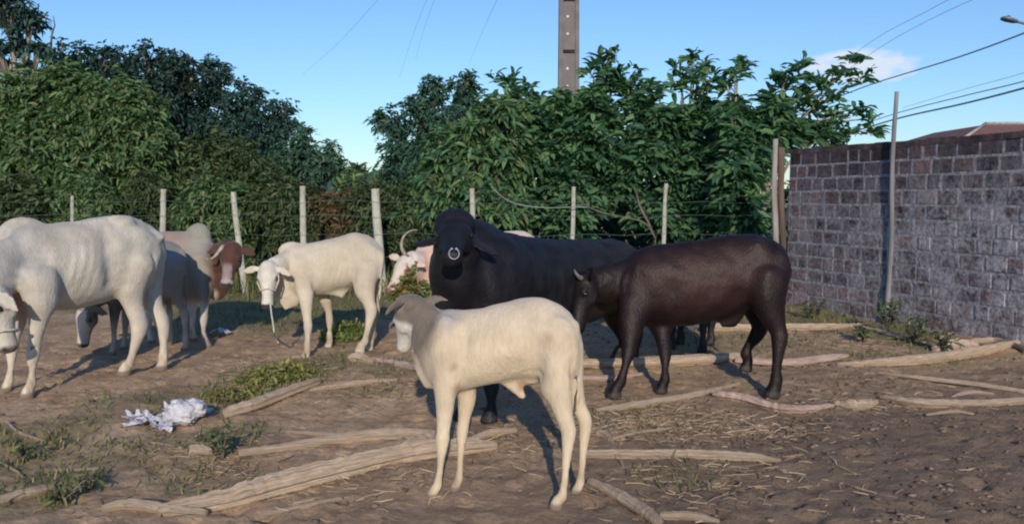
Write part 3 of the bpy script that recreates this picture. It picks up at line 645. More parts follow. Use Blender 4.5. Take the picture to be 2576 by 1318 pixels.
# --- dark brown cow on the right
def browncow():
    A = Animal('cow', 'dark brown cow in front of the brick wall nuzzling the black bull, hind leg lifted', 'cow', (-1, -.03), (1.5, 6.25), M_dark, .0125)
    Yf = lambda px: 6.3
    A.torso([(1556, 662, 785, .12), (1585, 636, 808, .17), (1636, 616, 818, .21), (1700, 611, 820, .225), (1757, 603, 817, .235), (1818, 592, 803, .235), (1879, 586, 780, .225), (1928, 595, 760, .215), (1958, 610, 745, .21), (1972, 625, 725, .15), (1978, 650, 700, .08)], Yf)
    A.blur = 20; A.a.ell(P(1893, 612, 6.25), (.09, .15, .04), (A.h, A.sd, (0, 0, 1)))
    A.a.ell(P(1612, 725, 6.17), (.16, .05, .22), (A.h, A.sd, (0, 0, 1))); A.a.ell(P(1910, 690, 6.14), (.16, .05, .24), (A.h, A.sd, (0, 0, 1))); A.a.ell(P(1900, 690, 6.48), (.16, .07, .25), (A.h, A.sd, (0, 0, 1)))
    A.leg([(1600, 750, 110), (1588, 815, 72), (1584, 860, 44), (1581, 885, 41), (1573, 920, 29), (1566, 945, 30), (1561, 962, 35), (1548, 1000, 48)], 6.2)
    A.leg([(1635, 750, 90), (1660, 820, 58), (1670, 865, 38), (1673, 890, 36), (1673, 925, 26), (1673, 945, 29), (1673, 955, 33), (1666, 989, 42)], 6.4)
    A.leg([(1925, 690, 130), (1930, 750, 100), (1943, 795, 68), (1957, 830, 52), (1961, 850, 46), (1957, 895, 35), (1953, 930, 34), (1953, 955, 40), (1946, 998, 52)], 6.15)
    A.leg([(1890, 690, 110), (1893, 750, 84), (1906, 795, 56), (1912, 822, 46), (1900, 848, 38), (1882, 872, 32), (1876, 890, 36), (1879, 934, 40)], 6.45, ground=False, hoofY=6.5)
    A.neck([(1620, 710, 6.3, .28, .14), (1575, 712, 6.3, .21, .12), (1535, 712, 6.28, .16, .105), (1505, 715, 6.26, .14, .10), (1476, 708, 6.24, .12, .10)])
    A.grooves = [([(1652, 640, 6.05), (1662, 720, 6.0), (1645, 805, 6.05)], .05, .022), ([(1858, 625, 6.05), (1850, 700, 6.0), (1858, 775, 6.05)], .07, .030), ([(1585, 660, 6.15), (1575, 730, 6.15), (1590, 800, 6.15)], .04, .016), ([(1940, 650, 6.05), (1925, 720, 6.0), (1930, 790, 6.05)], .05, -.012)]
    A.ribs = ((1680, 720, 6.1), (1840, 700, 6.1), .001, .07)
    A.head(P(1470, 696, 6.20), (-.22, -.30, -.92), .44, up=(-.88, -.32, .3), wid=1.0, ears=((-1, (.15, -.75, .62)), (1, (-.3, .8, .4))), earL=.36, earW=.13,
           horns=[[P(1462, 700, 6.12), P(1455, 695, 6.09), P(1448, 686, 6.08), P(1445, 678, 6.07)]]); A.hornmat = 1
    A.a.tube([P(*q) for q in ((1962, 622, 6.3), (1974, 636, 6.3), (1974, 690, 6.35), (1966, 750, 6.42), (1958, 800, 6.45))], [.03, .03, .018, .018, .02], side=A.sd)
    A.a.tube([P(1810, 820, 6.25), P(1840, 810, 6.25), P(1862, 780, 6.25)], [.03, .07, .06], [.03, .03, .03], side=A.sd)
    def col(co, hc):
        c = flat((.012, .0065, .0075))(co, hc)
        c = blend(c, 1.5-np.linalg.norm((co-P(1770, 700, 6.0))*np.array([.55, 1, 1]), axis=1)/.24, (.034, .015, .0135))
        c = blend(c, .9-np.linalg.norm((co-P(1880, 640, 6.0))*np.array([.8, 1, 1]), axis=1)/.3, (.035, .017, .014))
        c = blend(c, (P(1500, 700, 6.2)[0]-co[:, 0])/.2, (.009, .0075, .010))
        return c
    A.hoof = np.array((.05, .04, .04)); A.finish(col)
browncow()

# --- black heifer hidden behind
def heifer():
    A = Animal('cow', 'black heifer almost hidden behind the dark brown cow, legs below its belly', 'cow', (-1, .1), (2.05, 8.0), M_dark, .015)
    Yf = lambda px: 8.1
    A.torso([(1640, 650, 730, .1), (1665, 625, 750, .17), (1710, 616, 765, .21), (1760, 615, 765, .21), (1795, 625, 750, .17), (1815, 650, 720, .08)], Yf)
    for x0, Y0, fx, fy in ((1680, 8.0, 1690, 876), (1700, 8.25, 1712, 862), (1770, 7.98, 1768, 884), (1780, 8.2, 1788, 866)):
        A.leg([(x0, 700, 70), (x0, 760, 44), (fx+2, 805, 27), (fx, fy-35, 22), (fx, fy-22, 24), (fx, fy, 32)], Y0)
    A.neck([(1665, 680, 8.1, .16, .09), (1640, 672, 8.1, .13, .08), (1622, 668, 8.1, .10, .07)])
    A.head(P(1620, 666, 8.1), (-.7, 0, -.7), .36, up=(-.6, 0, .7))
    A.a.tube([P(1812, 640, 8.1), P(1820, 700, 8.1), P(1818, 780, 8.1)], [.025, .018, .02], side=A.sd)
    A.hoof = np.array((.03, .028, .028)); A.finish(flat((.017, .015, .018)))
heifer()

# ---------------- fallen timber ----------------
def log(pts, w, name, label, cat, mat=None, group='fallen timber lying on the dirt', flat_=1.0, rough=.13, lift=.0):
    """pts: (px,py) on the ground; w px width(s)"""
    g = [G(*p[:2]) for p in pts]; ws = w if isinstance(w, (list, tuple)) else [w]*len(pts)
    q = [(*gg, M(ww/2, gg[1])) for gg, ww in zip(g, ws)]
    q = smooth_path(q, 9); hh_ = np.array([hz(v[0], v[1]) for v in q]); kk_ = np.arange(len(q)); pf = np.polyfit(kk_, hh_, 1); zl = np.polyval(pf, kk_)+.35*(hh_.max()-hh_.mean()); a = Acc(); P3 = []; ra = []; rb = []
    for i, v in enumerate(q):
        r = v[3]*(1+(random.random()-.5)*rough); r = max(r, .004)
        P3.append(np.array([v[0]+(random.random()-.5)*r*.08, v[1]+(random.random()-.5)*r*.08, zl[i]+r*flat_*.78+lift])); ra.append(r*flat_); rb.append(r)
    ra[0] *= .85; rb[0] *= .85; ra[-1] *= .8; rb[-1] *= .8
    c0 = np.array([np.mean([p[0] for p in P3]), np.mean([p[1] for p in P3]), 0])
    d = norm(P3[-1]-P3[0]); sd_ = norm(np.cross(d, [0, 0, 1])); a.tube(P3, ra, rb, side=sd_, n=14, rough=.03)
    gro = [1+random.choice((-.30, -.12, 0, .04, .08)) for _ in range(14)]; ctr = np.repeat(np.array(P3), 14, 0); vv = np.array(a.V); ph = [random.random()*9 for _ in range(14)]
    mul = np.array([1+(gro[j]-1)*(.92+.08*math.sin(i*.16+ph[j]))+.03*(random.random()-.5) for i in range(len(P3)) for j in range(14)])[:, None]; a.V = list(ctr+(vv-ctr)*mul)
    o = a.build(name, mat or M_log, None, False); o.location = tuple(c0)
    me = o.data; me.transform(Matrix.Translation(-Vector(c0)))
    tag(o, label, cat, group); return o
GL = 'fallen timber lying on the dirt'
log([(400, 1296), (560, 1275), (700, 1240), (880, 1196), (1040, 1160), (1160, 1147), (1250, 1138)], [30, 48, 56, 50, 46, 40, 20], 'log', 'longest weathered brown log in the foreground left of the calf hooves', 'log')
log([(258, 1283), (330, 1278), (420, 1292), (520, 1300)], [20, 30, 30, 20], 'log', 'split grey log end at the left tip of the long foreground log', 'log')
log([(650, 1300), (760, 1281), (860, 1262)], [10, 12, 8], 'branch', 'thin stick under the long foreground log', 'branch')
log([(566, 1052), (650, 1030), (720, 1004), (800, 975)], [26, 32, 28, 22], 'log', 'pale cut log right of the white plastic bag', 'log')
log([(780, 990), (880, 978), (1000, 966)], [10, 16, 10], 'branch', 'grey branch continuing right of the pale cut log', 'branch')
log([(600, 1146), (720, 1132), (840, 1116), (960, 1104), (1095, 1104)], [18, 22, 26, 30, 26], 'log', 'light brown log lying behind the long foreground log', 'log')
log([(476, 1136), (500, 1135), (530, 1138)], [26, 28, 20], 'log', 'short pale log stub between the plastic bag and the long foreground log', 'log')
log([(716, 1084), (800, 1090), (900, 1098), (980, 1090)], [5, 10, 10, 5], 'branch', 'thin reddish branch lying just above the light brown log', 'branch')
log([(950, 1172), (1010, 1145), (1085, 1112)], [18, 30, 34], 'log', 'short log slanting between the light brown log and the long foreground log', 'log')
log([(880, 905), (905, 907), (935, 918)], [20, 24, 14], 'log', 'round stub with a pale end by the hind hooves of the haltered zebu', 'log')
log([(930, 906), (1000, 922), (1075, 940)], [18, 28, 20], 'plank', 'pinkish split plank left of the calf chest', 'plank', M_board, flat_=.5)
log([(1180, 1118), (1240, 1106), (1300, 1100)], [14, 22, 12], 'branch', 'splintered grey branch beneath the calf belly', 'branch')
log([(1470, 1152), (1600, 1155), (1750, 1156), (1880, 1161), (1965, 1166)], [22, 24, 25, 22, 8], 'log', 'straight smooth pole with a tapered tip right of the calf hind hooves', 'log')
log([(1482, 1222), (1550, 1258), (1620, 1300), (1660, 1325)], [18, 30, 32, 26], 'log', 'log slanting out of the bottom edge right of the calf', 'log')
log([(1660, 1300), (1740, 1303), (1810, 1316)], [18, 22, 14], 'log', 'short pale stick at the bottom edge right of the slanting log', 'log')
log([(1450, 926), (1600, 924), (1740, 918), (1860, 905)], [22, 24, 26, 20], 'log', 'brown log passing beneath the dark brown cow, nearer of the two long ones', 'log')
log([(1850, 912), (1980, 920), (2090, 908), (2130, 900)], [30, 36, 34, 16], 'plank', 'broad pinkish plank behind the hind hooves of the dark brown cow', 'plank', M_board, flat_=.45)
log([(1450, 955), (1540, 957), (1620, 945)], [22, 26, 14], 'plank', 'short pink plank between the calf rump and the brown cow front hooves', 'plank', M_board, flat_=.5)
log([(1760, 836), (1880, 836), (2000, 832), (2110, 828), (2172, 820)], [20, 18, 18, 15, 10], 'log', 'farthest long pole, lying behind the dark brown cow toward the wall', 'log')
log([(2105, 925), (2240, 920), (2360, 910), (2460, 893), (2560, 870)], [10, 22, 26, 26, 20], 'log', 'bright bent pole lying in front of the brick wall', 'log')
log([(2350, 878), (2410, 872), (2460, 874)], [18, 28, 16], 'log', 'short pinkish stub against the foot of the brick wall', 'log', M_board)
log([(2160, 826), (2260, 850), (2370, 872)], [8, 12, 8], 'branch', 'thin branch among the weeds at the foot of the wall', 'branch')
log([(2210, 940), (2330, 956), (2450, 970), (2590, 990)], [8, 13, 15, 14], 'branch', 'thin dark pole below the bright bent pole', 'branch')
log([(2390, 868), (2500, 862), (2590, 890)], [10, 14, 14], 'branch', 'thin pole end leaning by the wall at the right edge', 'branch')
log([(1500, 1040), (1620, 1024), (1740, 1002), (1860, 968)], [12, 18, 16, 8], 'log', 'slim pole in front of the brown cow front hooves', 'log')
log([(1795, 998), (1870, 1010), (1950, 1030), (2020, 1034), (2095, 1022)], [26, 34, 30, 30, 18], 'log', 'slightly bent pinkish log below the brown cow hind hooves', 'log', M_board, rough=.16, flat_=.75)
log([(2100, 1020), (2160, 1028), (2205, 1014)], [14, 28, 14], 'branch', 'knotted short branch right of the bent pinkish log', 'branch', rough=.3)
log([(2215, 1000), (2330, 1020), (2460, 1022), (2600, 1014)], [12, 22, 20, 18], 'log', 'grey pole reaching the right edge in the middle ground', 'log')
log([(2395, 1000), (2440, 990), (2500, 992)], [8, 20, 12], 'plank', 'short pale plank lying on the grey pole at the right', 'plank', M_board, flat_=.5)
log([(2330, 1044), (2400, 1040), (2450, 1048)], [6, 10, 6], 'branch', 'short pale stick below the grey pole at the right', 'branch')
log([(1530, 1112), (1600, 1095), (1700, 1078)], [6, 9, 5], 'branch', 'thin curved stick above the straight smooth pole', 'branch')
log([(1502, 1093), (1520, 1098), (1540, 1114)], [16, 18, 10], 'log', 'small round wood knot beside the thin curved stick', 'log')
log([(-20, 1283), (60, 1257), (135, 1232)], [28, 32, 22], 'log', 'pale log end entering at the lower left edge', 'log')
log([(15, 1062), (50, 1092), (110, 1110)], [6, 8, 5], 'branch', 'thin curved twig at the left above the grass', 'branch')
log([(120, 1174), (190, 1174), (262, 1170)], [6, 7, 4], 'branch', 'thin straight twig in the left grass', 'branch')
log([(-10, 1150), (40, 1178), (55, 1192)], [6, 7, 4], 'branch', 'thin slanting twig at the far left edge', 'branch')
log([(350, 1108), (400, 1114), (440, 1120)], [4, 5, 3], 'branch', 'little pale twig below the white plastic bag', 'branch')

# ---------------- litter, clods, grass ----------------
def inside_view(n, ymin=2.9, ymax=12.5, pw=1.6):
    y = ymin+(ymax-ymin)*RNG.random(n)**pw; x = (RNG.random(n)*2-1)*(y*.70); return x, y
def sticks(name, x, y, Lm, wd, cols_, kind_label, tilt=.25):
    n = len(x); a = RNG.random(n)*2*np.pi; Ln = Lm*(.3+RNG.random(n)*1.2); z = hgt(x, y)
    d = np.stack([np.cos(a), np.sin(a), (RNG.random(n)-.35)*tilt], -1); p0 = np.stack([x, y, z+.004], -1)
    s_ = np.stack([-np.sin(a), np.cos(a), np.zeros(n)], -1)*(wd*(.5+RNG.random(n)))[:, None]; up = np.zeros((n, 3)); up[:, 2] = wd*.9
    m_ = p0+d*Ln[:, None]*.5+np.stack([RNG.normal(size=n)*.12*Ln, RNG.normal(size=n)*.12*Ln, wd*np.ones(n)], -1); e_ = p0+d*Ln[:, None]
    V = np.stack([p0-s_, p0+s_, p0+up, m_-s_, m_+s_, m_+up, e_-s_*.4, e_+s_*.4, e_+up*.6], 1).reshape(-1, 3); b0 = np.arange(n)[:, None]*9
    f = [(0, 1, 4, 3), (1, 2, 5, 4), (2, 0, 3, 5), (3, 4, 7, 6), (4, 5, 8, 7), (5, 3, 6, 8)]
    F = np.concatenate([b0+np.array(q)[None] for q in f]); c = np.array(cols_)[RNG.integers(0, len(cols_), n)]*(.6+.8*RNG.random((n, 1)))
    o = mesh_np(name, V, F, M_tint, None, False, np.repeat(c, 9, 0)); tag(o, kind_label, 'litter', None, 'stuff'); return o
x, y = inside_view(900)
k = RNG.random(len(x)) < .35+.65*vnoise(x*1.5, y*1.5); x, y = x[k], y[k]
sx, sy = [], []
for px, py, rx, ry, n in ((1640, 1060, 230, 50, 1100), (1900, 1085, 200, 30, 350), (2200, 1000, 300, 50, 350), (700, 950, 160, 60, 700), (960, 980, 150, 40, 250), (850, 1200, 400, 80, 300), (560, 1150, 150, 60, 260), (2250, 860, 200, 50, 400), (1300, 1120, 120, 40, 200), (1800, 1200, 350, 90, 350)):
    for _ in range(n):
        g = G(px+random.gauss(0, rx*.5), py+random.gauss(0, ry*.5)); sx.append(g[0]); sy.append(g[1])
sticks('straw', np.concatenate([x, sx]), np.concatenate([y, sy]), .085, .003, [(.42, .31, .20), (.33, .24, .16), (.52, .41, .28), (.20, .15, .10), (.28, .20, .14)], 'dry straw, bark chips and twigs scattered over the dirt', .35)
# clods and dung crumbs
x, y = inside_view(9000, 2.9, 9, 1.3); w = np.clip(.25+(x+.3)*.30, .10, 1); k = RNG.random(len(x)) < w*np.clip(vnoise(x*1.7+7, y*1.7)*2.6-.75, .05, 1); x, y = x[k], y[k]; n = len(x)
ico = np.array([(1, 0, 0), (-1, 0, 0), (0, 1, 0), (0, -1, 0), (0, 0, 1), (0, 0, -1), (.6, .6, .5), (-.6, .6, .5), (.6, -.6, .5), (-.6, -.6, .5)])
IF = [(4, 6, 7), (4, 7, 9), (4, 9, 8), (4, 8, 6), (0, 6, 8), (6, 2, 7), (7, 1, 9), (9, 3, 8), (0, 2, 6), (2, 1, 7), (1, 3, 9), (3, 0, 8), (5, 2, 0), (5, 1, 2), (5, 3, 1), (5, 0, 3)]
r = (.005+.015*RNG.random(n)**3)[:, None, None]; V = ico[None]*r*(.6+.7*RNG.random((n, 10, 1)))*np.array([1.3, 1.1, .65]); V = V+np.stack([x, y, hgt(x, y)+.004], -1)[:, None]
F = np.concatenate([np.arange(n)[:, None]*10+np.array(q)[None] for q in IF]); c = np.array([(.13, .095, .075), (.18, .135, .105), (.09, .065, .055), (.22, .165, .125)])[RNG.integers(0, 4, n)]
tag(mesh_np('dirt_clods', V.reshape(-1, 3), F, M_tint, None, True, np.repeat(c, 10, 0)), 'crumbled clods of dry mud over the dirt', 'litter', None, 'stuff')
# grass blades
def grass(name, x, y, hm, cols_, label, kind='stuff', wd=.004, spread=.6, z0=None):
    n = len(x); a = RNG.random(n)*2*np.pi; h = hm*(.4+RNG.random(n)); z = hgt(x, y) if z0 is None else z0
    d = np.stack([np.cos(a), np.sin(a), np.zeros(n)], -1); s_ = np.stack([-np.sin(a), np.cos(a), np.zeros(n)], -1)*wd; ln = (spread*RNG.random(n))[:, None]*h[:, None]
    p0 = np.stack([x, y, z-.004], -1); u = np.zeros((n, 3)); u[:, 2] = h
    p1 = p0+d*ln*.4+u*.55; p2 = p0+d*ln*1.2+u*(1-.3*RNG.random((n, 1)))
    V = np.stack([p0-s_, p0+s_, p1+s_*.9, p1-s_*.9, p2], 1).reshape(-1, 3); b0 = np.arange(n)[:, None]*5
    V3 = V; F = [tuple(q) for q in np.concatenate([b0+np.array((0, 1, 2))[None], b0+np.array((0, 2, 3))[None], b0+np.array((3, 2, 4))[None]])]
    F = np.array(F); c = np.array(cols_)[RNG.integers(0, len(cols_), n)]*(.6+.7*RNG.random((n, 1)))
    o = mesh_np(name, V3, F, M_grass, None, False, np.repeat(c, 5, 0)); tag(o, label, 'grass', None, kind); return o
GC = [(.10, .13, .04), (.16, .17, .06), (.24, .21, .09), (.07, .10, .03), (.20, .22, .08)]
x, y = inside_view(60000, 2.9, 13.5, 1.1); g = gmask(x, y)*(.2+1.2*vnoise(x*3.3, y*3.3)); k = RNG.random(len(x)) < g*.8; x, y = x[k], y[k]
grass('grass', x, y, .065, GC, 'sparse green grass and creeping weeds on the dirt', wd=.0045, spread=1.6)
x = RNG.random(26000)*34-17; y = 11.6+RNG.random(26000)*5; k = RNG.random(26000) < np.clip((y-11.3)/1.5, .15, 1)*(.3+vnoise(x*.9, y*.9)); x, y = x[k], y[k]
grass('tall_grass', x, y, .34, [(.07, .11, .03), (.11, .15, .045), (.17, .17, .07), (.22, .18, .09)], 'tall grass growing along the wire fence', wd=.009, spread=.8)

def leafpile(name, cpos, rad, hh, n, label, cat, cols_=GC, Ls=.05):
    """heap or bunch of small leaves as one mesh"""
    a = RNG.random(n)*2*np.pi; rr_ = np.sqrt(RNG.random(n)); ox = np.cos(a)*rr_*rad[0]; oy = np.sin(a)*rr_*rad[1]; top = hh*np.clip(1-rr_**2, 0, 1)
    c = np.stack([cpos[0]+ox, cpos[1]+oy, cpos[2]+top*RNG.random(n)], -1); V, F, cc = leaves(c, RNG.normal(size=(n, 3))+np.array([0, 0, .5]), Ls, Ls*.35, cols_)
    o = mesh_np(name, V, F, M_grass, None, False, cc); tag(o, label, cat); return o
def leaves(c, d, L, W, cols_, droop=.2, vary=.35):
    n = len(c); d = d/(np.linalg.norm(d, axis=1)[:, None]+1e-9); L_ = (L*(.6+.7*RNG.random(n)))[:, None]
    ref = RNG.normal(size=(n, 3))*.6+np.array([0, 0, 1.0]); s_ = np.cross(d, ref); s_ /= np.linalg.norm(s_, axis=1)[:, None]+1e-9; nr = np.cross(s_, d)
    W_ = L_*W/L/2; z = np.array([0, 0, 1.])
    tip = c+d*L_-z*L_*droop; m_ = c+d*L_*.5-z*L_*droop*.15; q1 = c+d*L_*.27; q2 = c+d*L_*.68-z*L_*droop*.35
    V = np.stack([c, m_, tip, q1+s_*W_*.85+nr*W_*.3, q2+s_*W_*.8+nr*W_*.25, q1-s_*W_*.85+nr*W_*.3, q2-s_*W_*.8+nr*W_*.25], 1).reshape(-1, 3); b0 = np.arange(n)[:, None]*7
    F = np.concatenate([b0+np.array(q)[None] for q in ((0, 1, 3), (3, 1, 4), (4, 1, 2), (0, 5, 1), (5, 6, 1), (6, 2, 1))])
    col = np.array(cols_)[RNG.integers(0, len(cols_), n)]*(1-vary/2+vary*RNG.random((n, 1)))
    return V, F, np.repeat(col, 7, 0)

# ---------------- trees and shrubs ----------------
def tree(name, label, cat, blobs, Y, base, leafL, leafW, per, cols_, whorl=7, group=None, bark=None, thick=.07, clump=10, sig=.30, depth=1.0, drop=0, twig=True, sprays=()):
    rosette = len(sprays) > 0
    """blobs: px, py, radius px [, dY]"""
    bark = bark or M_bark
    bp = np.array([(base-WPX/2)/FPX*Y, Y, 0]); root = empty(name, bp, label, cat, group); C_ = []; D_ = []; tr = Acc(); tops = []
    zb = blobs[0]
    for bl in blobs:
        px, py, rp = bl[:3]; dY = bl[3] if len(bl) > 3 else 0; c = P(px, py, Y+dY); rm = M(rp, Y+dY)
        n = max(4, int(per*(rp/100)**2)); nc = max(3, n//clump)
        u = RNG.normal(size=(nc, 3)); u /= np.linalg.norm(u, axis=1)[:, None]; cc = c+u*rm*(RNG.random((nc, 1))**.45)*.88*np.array([1, depth, 1])
        for q in cc:
            k = max(2, int(clump*(.5+RNG.random()))); pts = q+RNG.normal(size=(k, 3))*rm*sig*.55
            keep = pts[:, 2] > .05; pts = pts[keep]; C_.append(pts); out = pts-c; D_.append(out/(np.linalg.norm(out, axis=1)[:, None]+1e-9)*(.55 if rosette else 1)+np.array([0, -.15, .45 if not rosette else .9]))
        tops.append((c, rm, cc))
    trunk_top = np.mean([t[0] for t in tops], axis=0); trunk_top = np.array([trunk_top[0], trunk_top[1], trunk_top[2]*.55+.1]); 
    tr.tube(smooth_path([tuple(bp-np.array([0, 0, .05])), tuple(bp+(trunk_top-bp)*.5+np.array([random.uniform(-.15, .15), 0, 0])), tuple(trunk_top)], 4), list(np.linspace(thick, thick*.7, 9)), n=9)
    for c, rm, cc in tops:
        tr.tube(smooth_path([tuple(trunk_top*.9+bp*.1), tuple((trunk_top+c)/2+np.array([0, 0, .12])), tuple(c)], 3), list(np.linspace(thick*.6, thick*.22, 7)), n=7)
        if twig:
            for q in cc[::max(1, len(cc)//14)]: tr.tube([c-(c-trunk_top)*.25, (c+q)/2+np.array([0, 0, -.05]), q], [thick*.25, thick*.16, thick*.07], n=5)
    spr_t = tr
    for px, py, ax_, ay_, m_ in sprays:
        e_ = P(px, py, Y+random.uniform(-.3, .3)); s_ = P(ax_, ay_, Y); q_ = smooth_path([tuple(s_), tuple((s_+e_)/2+np.array([random.uniform(-.08, .08), 0, .08])), tuple(e_)], 5); spr_t.tube(q_, list(np.linspace(.022, .008, len(q_))), n=5)
        for w_ in (q_[5], q_[8], q_[-1]): k_ = 3 if w_ is q_[-1] else 1; C_.append(np.tile(w_, (k_, 1))+RNG.normal(size=(k_, 3))*.05); dd_ = RNG.normal(size=(k_, 3))*.35; dd_[:, 2] += 1; D_.append(dd_)
    C0 = np.concatenate(C_); D0 = np.concatenate(D_); n = len(C0); D0 /= np.linalg.norm(D0, axis=1)[:, None]
    cs, ds = [], []
    for k in range(whorl):
        pr = RNG.normal(size=(n, 3)); pr -= D0*(pr*D0).sum(1)[:, None]; pr /= np.linalg.norm(pr, axis=1)[:, None]
        ds.append(D0*.55+pr*1.0); cs.append(C0+RNG.normal(size=(n, 3))*leafL*.15)
    tr.build('trunk', bark, root)
    V, F, col = leaves(np.concatenate(cs), np.concatenate(ds), leafL, leafW, cols_, .28)
    keep = None
    mesh_np('crown', V, F, M_leaf, root, False, col); return root
LG = [(.095, .175, .075), (.14, .24, .095), (.065, .135, .065), (.18, .27, .12), (.16, .19, .09)]
LD = [(.038, .090, .085), (.055, .12, .10), (.028, .064, .072), (.07, .14, .105)]
LB = [(.052, .125, .10), (.075, .17, .12), (.042, .10, .085), (.10, .20, .13)]
LO = [(.070, .115, .052), (.095, .145, .060), (.048, .085, .045), (.13, .15, .075)]
GT = 'trees rising behind the fence'; GS = 'shrubs crowding behind the fence'
tree('tree', 'tall dark tree cropped by the upper left corner', 'tree', [(15, 20, 60), (75, 30, 34), (50, 85, 42), (10, 150, 50), (95, 130, 22), (60, 175, 24)], 18, -20, .20, .075, 320, LD, 6, GT, M_barkp, .14, 8, .32)
tree('tree', 'dark tree with a bare twig on top, beside the upper left corner', 'tree', [(150, 140, 42), (120, 185, 48), (210, 160, 48), (190, 220, 60), (255, 165, 36)], 21, 160, .17, .065, 560, LD, 6, GT, None, .12, 9, .3)
tree('tree', 'rounded dark tree in the middle of the left tree line', 'tree', [(300, 160, 50), (370, 150, 48), (440, 165, 50), (320, 240, 80), (420, 250, 90), (470, 190, 50)], 24, 380, .16, .065, 820, LD+[(.04, .04, .03)], 6, GT, M_barkp, .15, 10, .3)
tree('tree', 'largest dark tree sloping down at the right of the left tree line', 'tree', [(540, 200, 52), (500, 290, 95), (610, 260, 60), (600, 340, 85), (695, 290, 52), (680, 360, 66), (450, 370, 90), (660, 430, 70), (720, 320, 34)], 25, 580, .16, .065, 900, LD, 6, GT, None, .16, 10, .3)
tree('shrub', 'big bright green leafy shrub behind the large white cow', 'shrub', [(40, 270, 90), (150, 250, 85), (260, 270, 90), (350, 310, 80), (400, 370, 60), (290, 380, 110), (150, 380, 120), (30, 400, 110), (200, 470, 100), (370, 450, 80)], 16, 170, .17, .055, 800, LG, 7, GS, None, .08, 9, .28)
tree('shrub', 'olive green shrub right of the big bright one', 'shrub', [(470, 430, 75), (540, 400, 70), (600, 420, 70), (650, 470, 70), (520, 480, 90)], 16.5, 540, .15, .045, 800, LO, 7, GS, None, .06, 9, .28)
tree('shrub', 'feathery blue green shrub beside the gap of open sky', 'shrub', [(770, 365, 46), (820, 390, 42), (730, 410, 56), (790, 440, 66), (860, 450, 45), (700, 460, 60)], 19, 780, .15, .045, 780, [(.075, .15, .10), (.10, .19, .12), (.055, .12, .085)], 7, GS, None, .06, 10, .3)
for k, (x0, lb) in enumerate(((40, 'low leafy shrub behind the fence at the left edge'), (215, 'low shrub behind the leftmost fence post'), (380, 'low shrub behind the second fence post from the left'), (545, 'low shrub behind the leaning fence post'), (710, 'low shrub behind the post above the haltered zebu'), (870, 'low reddish brown shrub behind the thickest fence post'), (975, 'low shrub beneath the gap of open sky'))):
    tree('shrub', lb, 'shrub', [(x0-45, 530, 62), (x0+45, 525, 62), (x0, 490 if k not in (5, 6) else 505, 55 if k < 5 else 42), (x0, 590, 75), (x0+60, 620, 55), (x0-50, 620, 55)], 14.6+.2*(k % 3), x0, .13, .042, 760, [(.13, .085, .05), (.10, .12, .05), (.17, .11, .065)] if k == 5 else (LO if k % 2 == 0 else LG), 7, GS, None, .03, 9, .3)
tree('shrub', 'thin shoots sprouting at the foot of the sky gap', 'shrub', [(905, 440, 22), (935, 470, 26), (880, 470, 30)], 15.5, 905, .20, .05, 300, LG, 7, GS, None, .025, 6, .35)
tree('tree', 'blue green tree right of the gap of open sky', 'tree', [(1095, 225, 40), (1165, 215, 38), (1190, 260, 38), (1060, 290, 56), (985, 320, 44), (1130, 320, 76), (1020, 390, 66), (1000, 450, 50), (1090, 420, 80), (960, 295, 18)], 20, 1080, .15, .055, 900, LB, 6, GT, None, .12, 9, .3)
LR = [(.056, .14, .082), (.085, .20, .10), (.040, .10, .070), (.12, .24, .11), (.16, .28, .13)]
tree('shrub', 'light green shrub with long drooping leaves behind the black bull hump', 'shrub', [(1130, 400, 70), (1200, 340, 70), (1270, 290, 62), (1100, 470, 70), (1200, 450, 100), (1060, 530, 55), (1160, 540, 85), (1270, 400, 80), (1280, 520, 70)], 14.8, 1190, .24, .075, 430, LR+LG, 7, GS, M_barkp, .05, 8, .28)
tree('shrub', 'broad leaved shrub at the foot of the concrete pole', 'shrub', [(1330, 300, 60), (1400, 290, 62), (1480, 270, 52), (1530, 215, 34), (1590, 255, 36), (1390, 390, 90), (1500, 360, 95), (1440, 480, 95), (1540, 480, 70), (1340, 520, 70), (1440, 570, 60)], 15.2, 1450, .25, .085, 420, LR, 7, GS, M_barkp, .05, 8, .28, sprays=[(1500,150,1520,220,4),(1540,145,1530,220,5),(1520,165,1530,230,5),(1560,180,1540,230,4),(1600,195,1580,250,4),(1480,180,1510,240,3),(1630,215,1600,260,3),(1330,225,1340,280,3),(1290,215,1310,280,2),(1250,205,1290,280,2)])
tree('shrub', 'broad leaved shrub behind the dark brown cow', 'shrub', [(1640, 300, 50), (1700, 340, 70), (1760, 290, 42), (1800, 340, 60), (1630, 400, 80), (1740, 440, 90), (1650, 520, 70), (1780, 540, 70), (1700, 590, 50)], 14.9, 1700, .26, .09, 400, LR, 7, GS, M_barkp, .05, 8, .28, sprays=[(1745,150,1740,250,5),(1765,165,1750,250,5),(1715,185,1720,270,4),(1740,200,1735,270,5),(1790,200,1760,270,4),(1700,215,1710,280,3),(1780,235,1760,290,4),(1650,230,1660,280,3)])
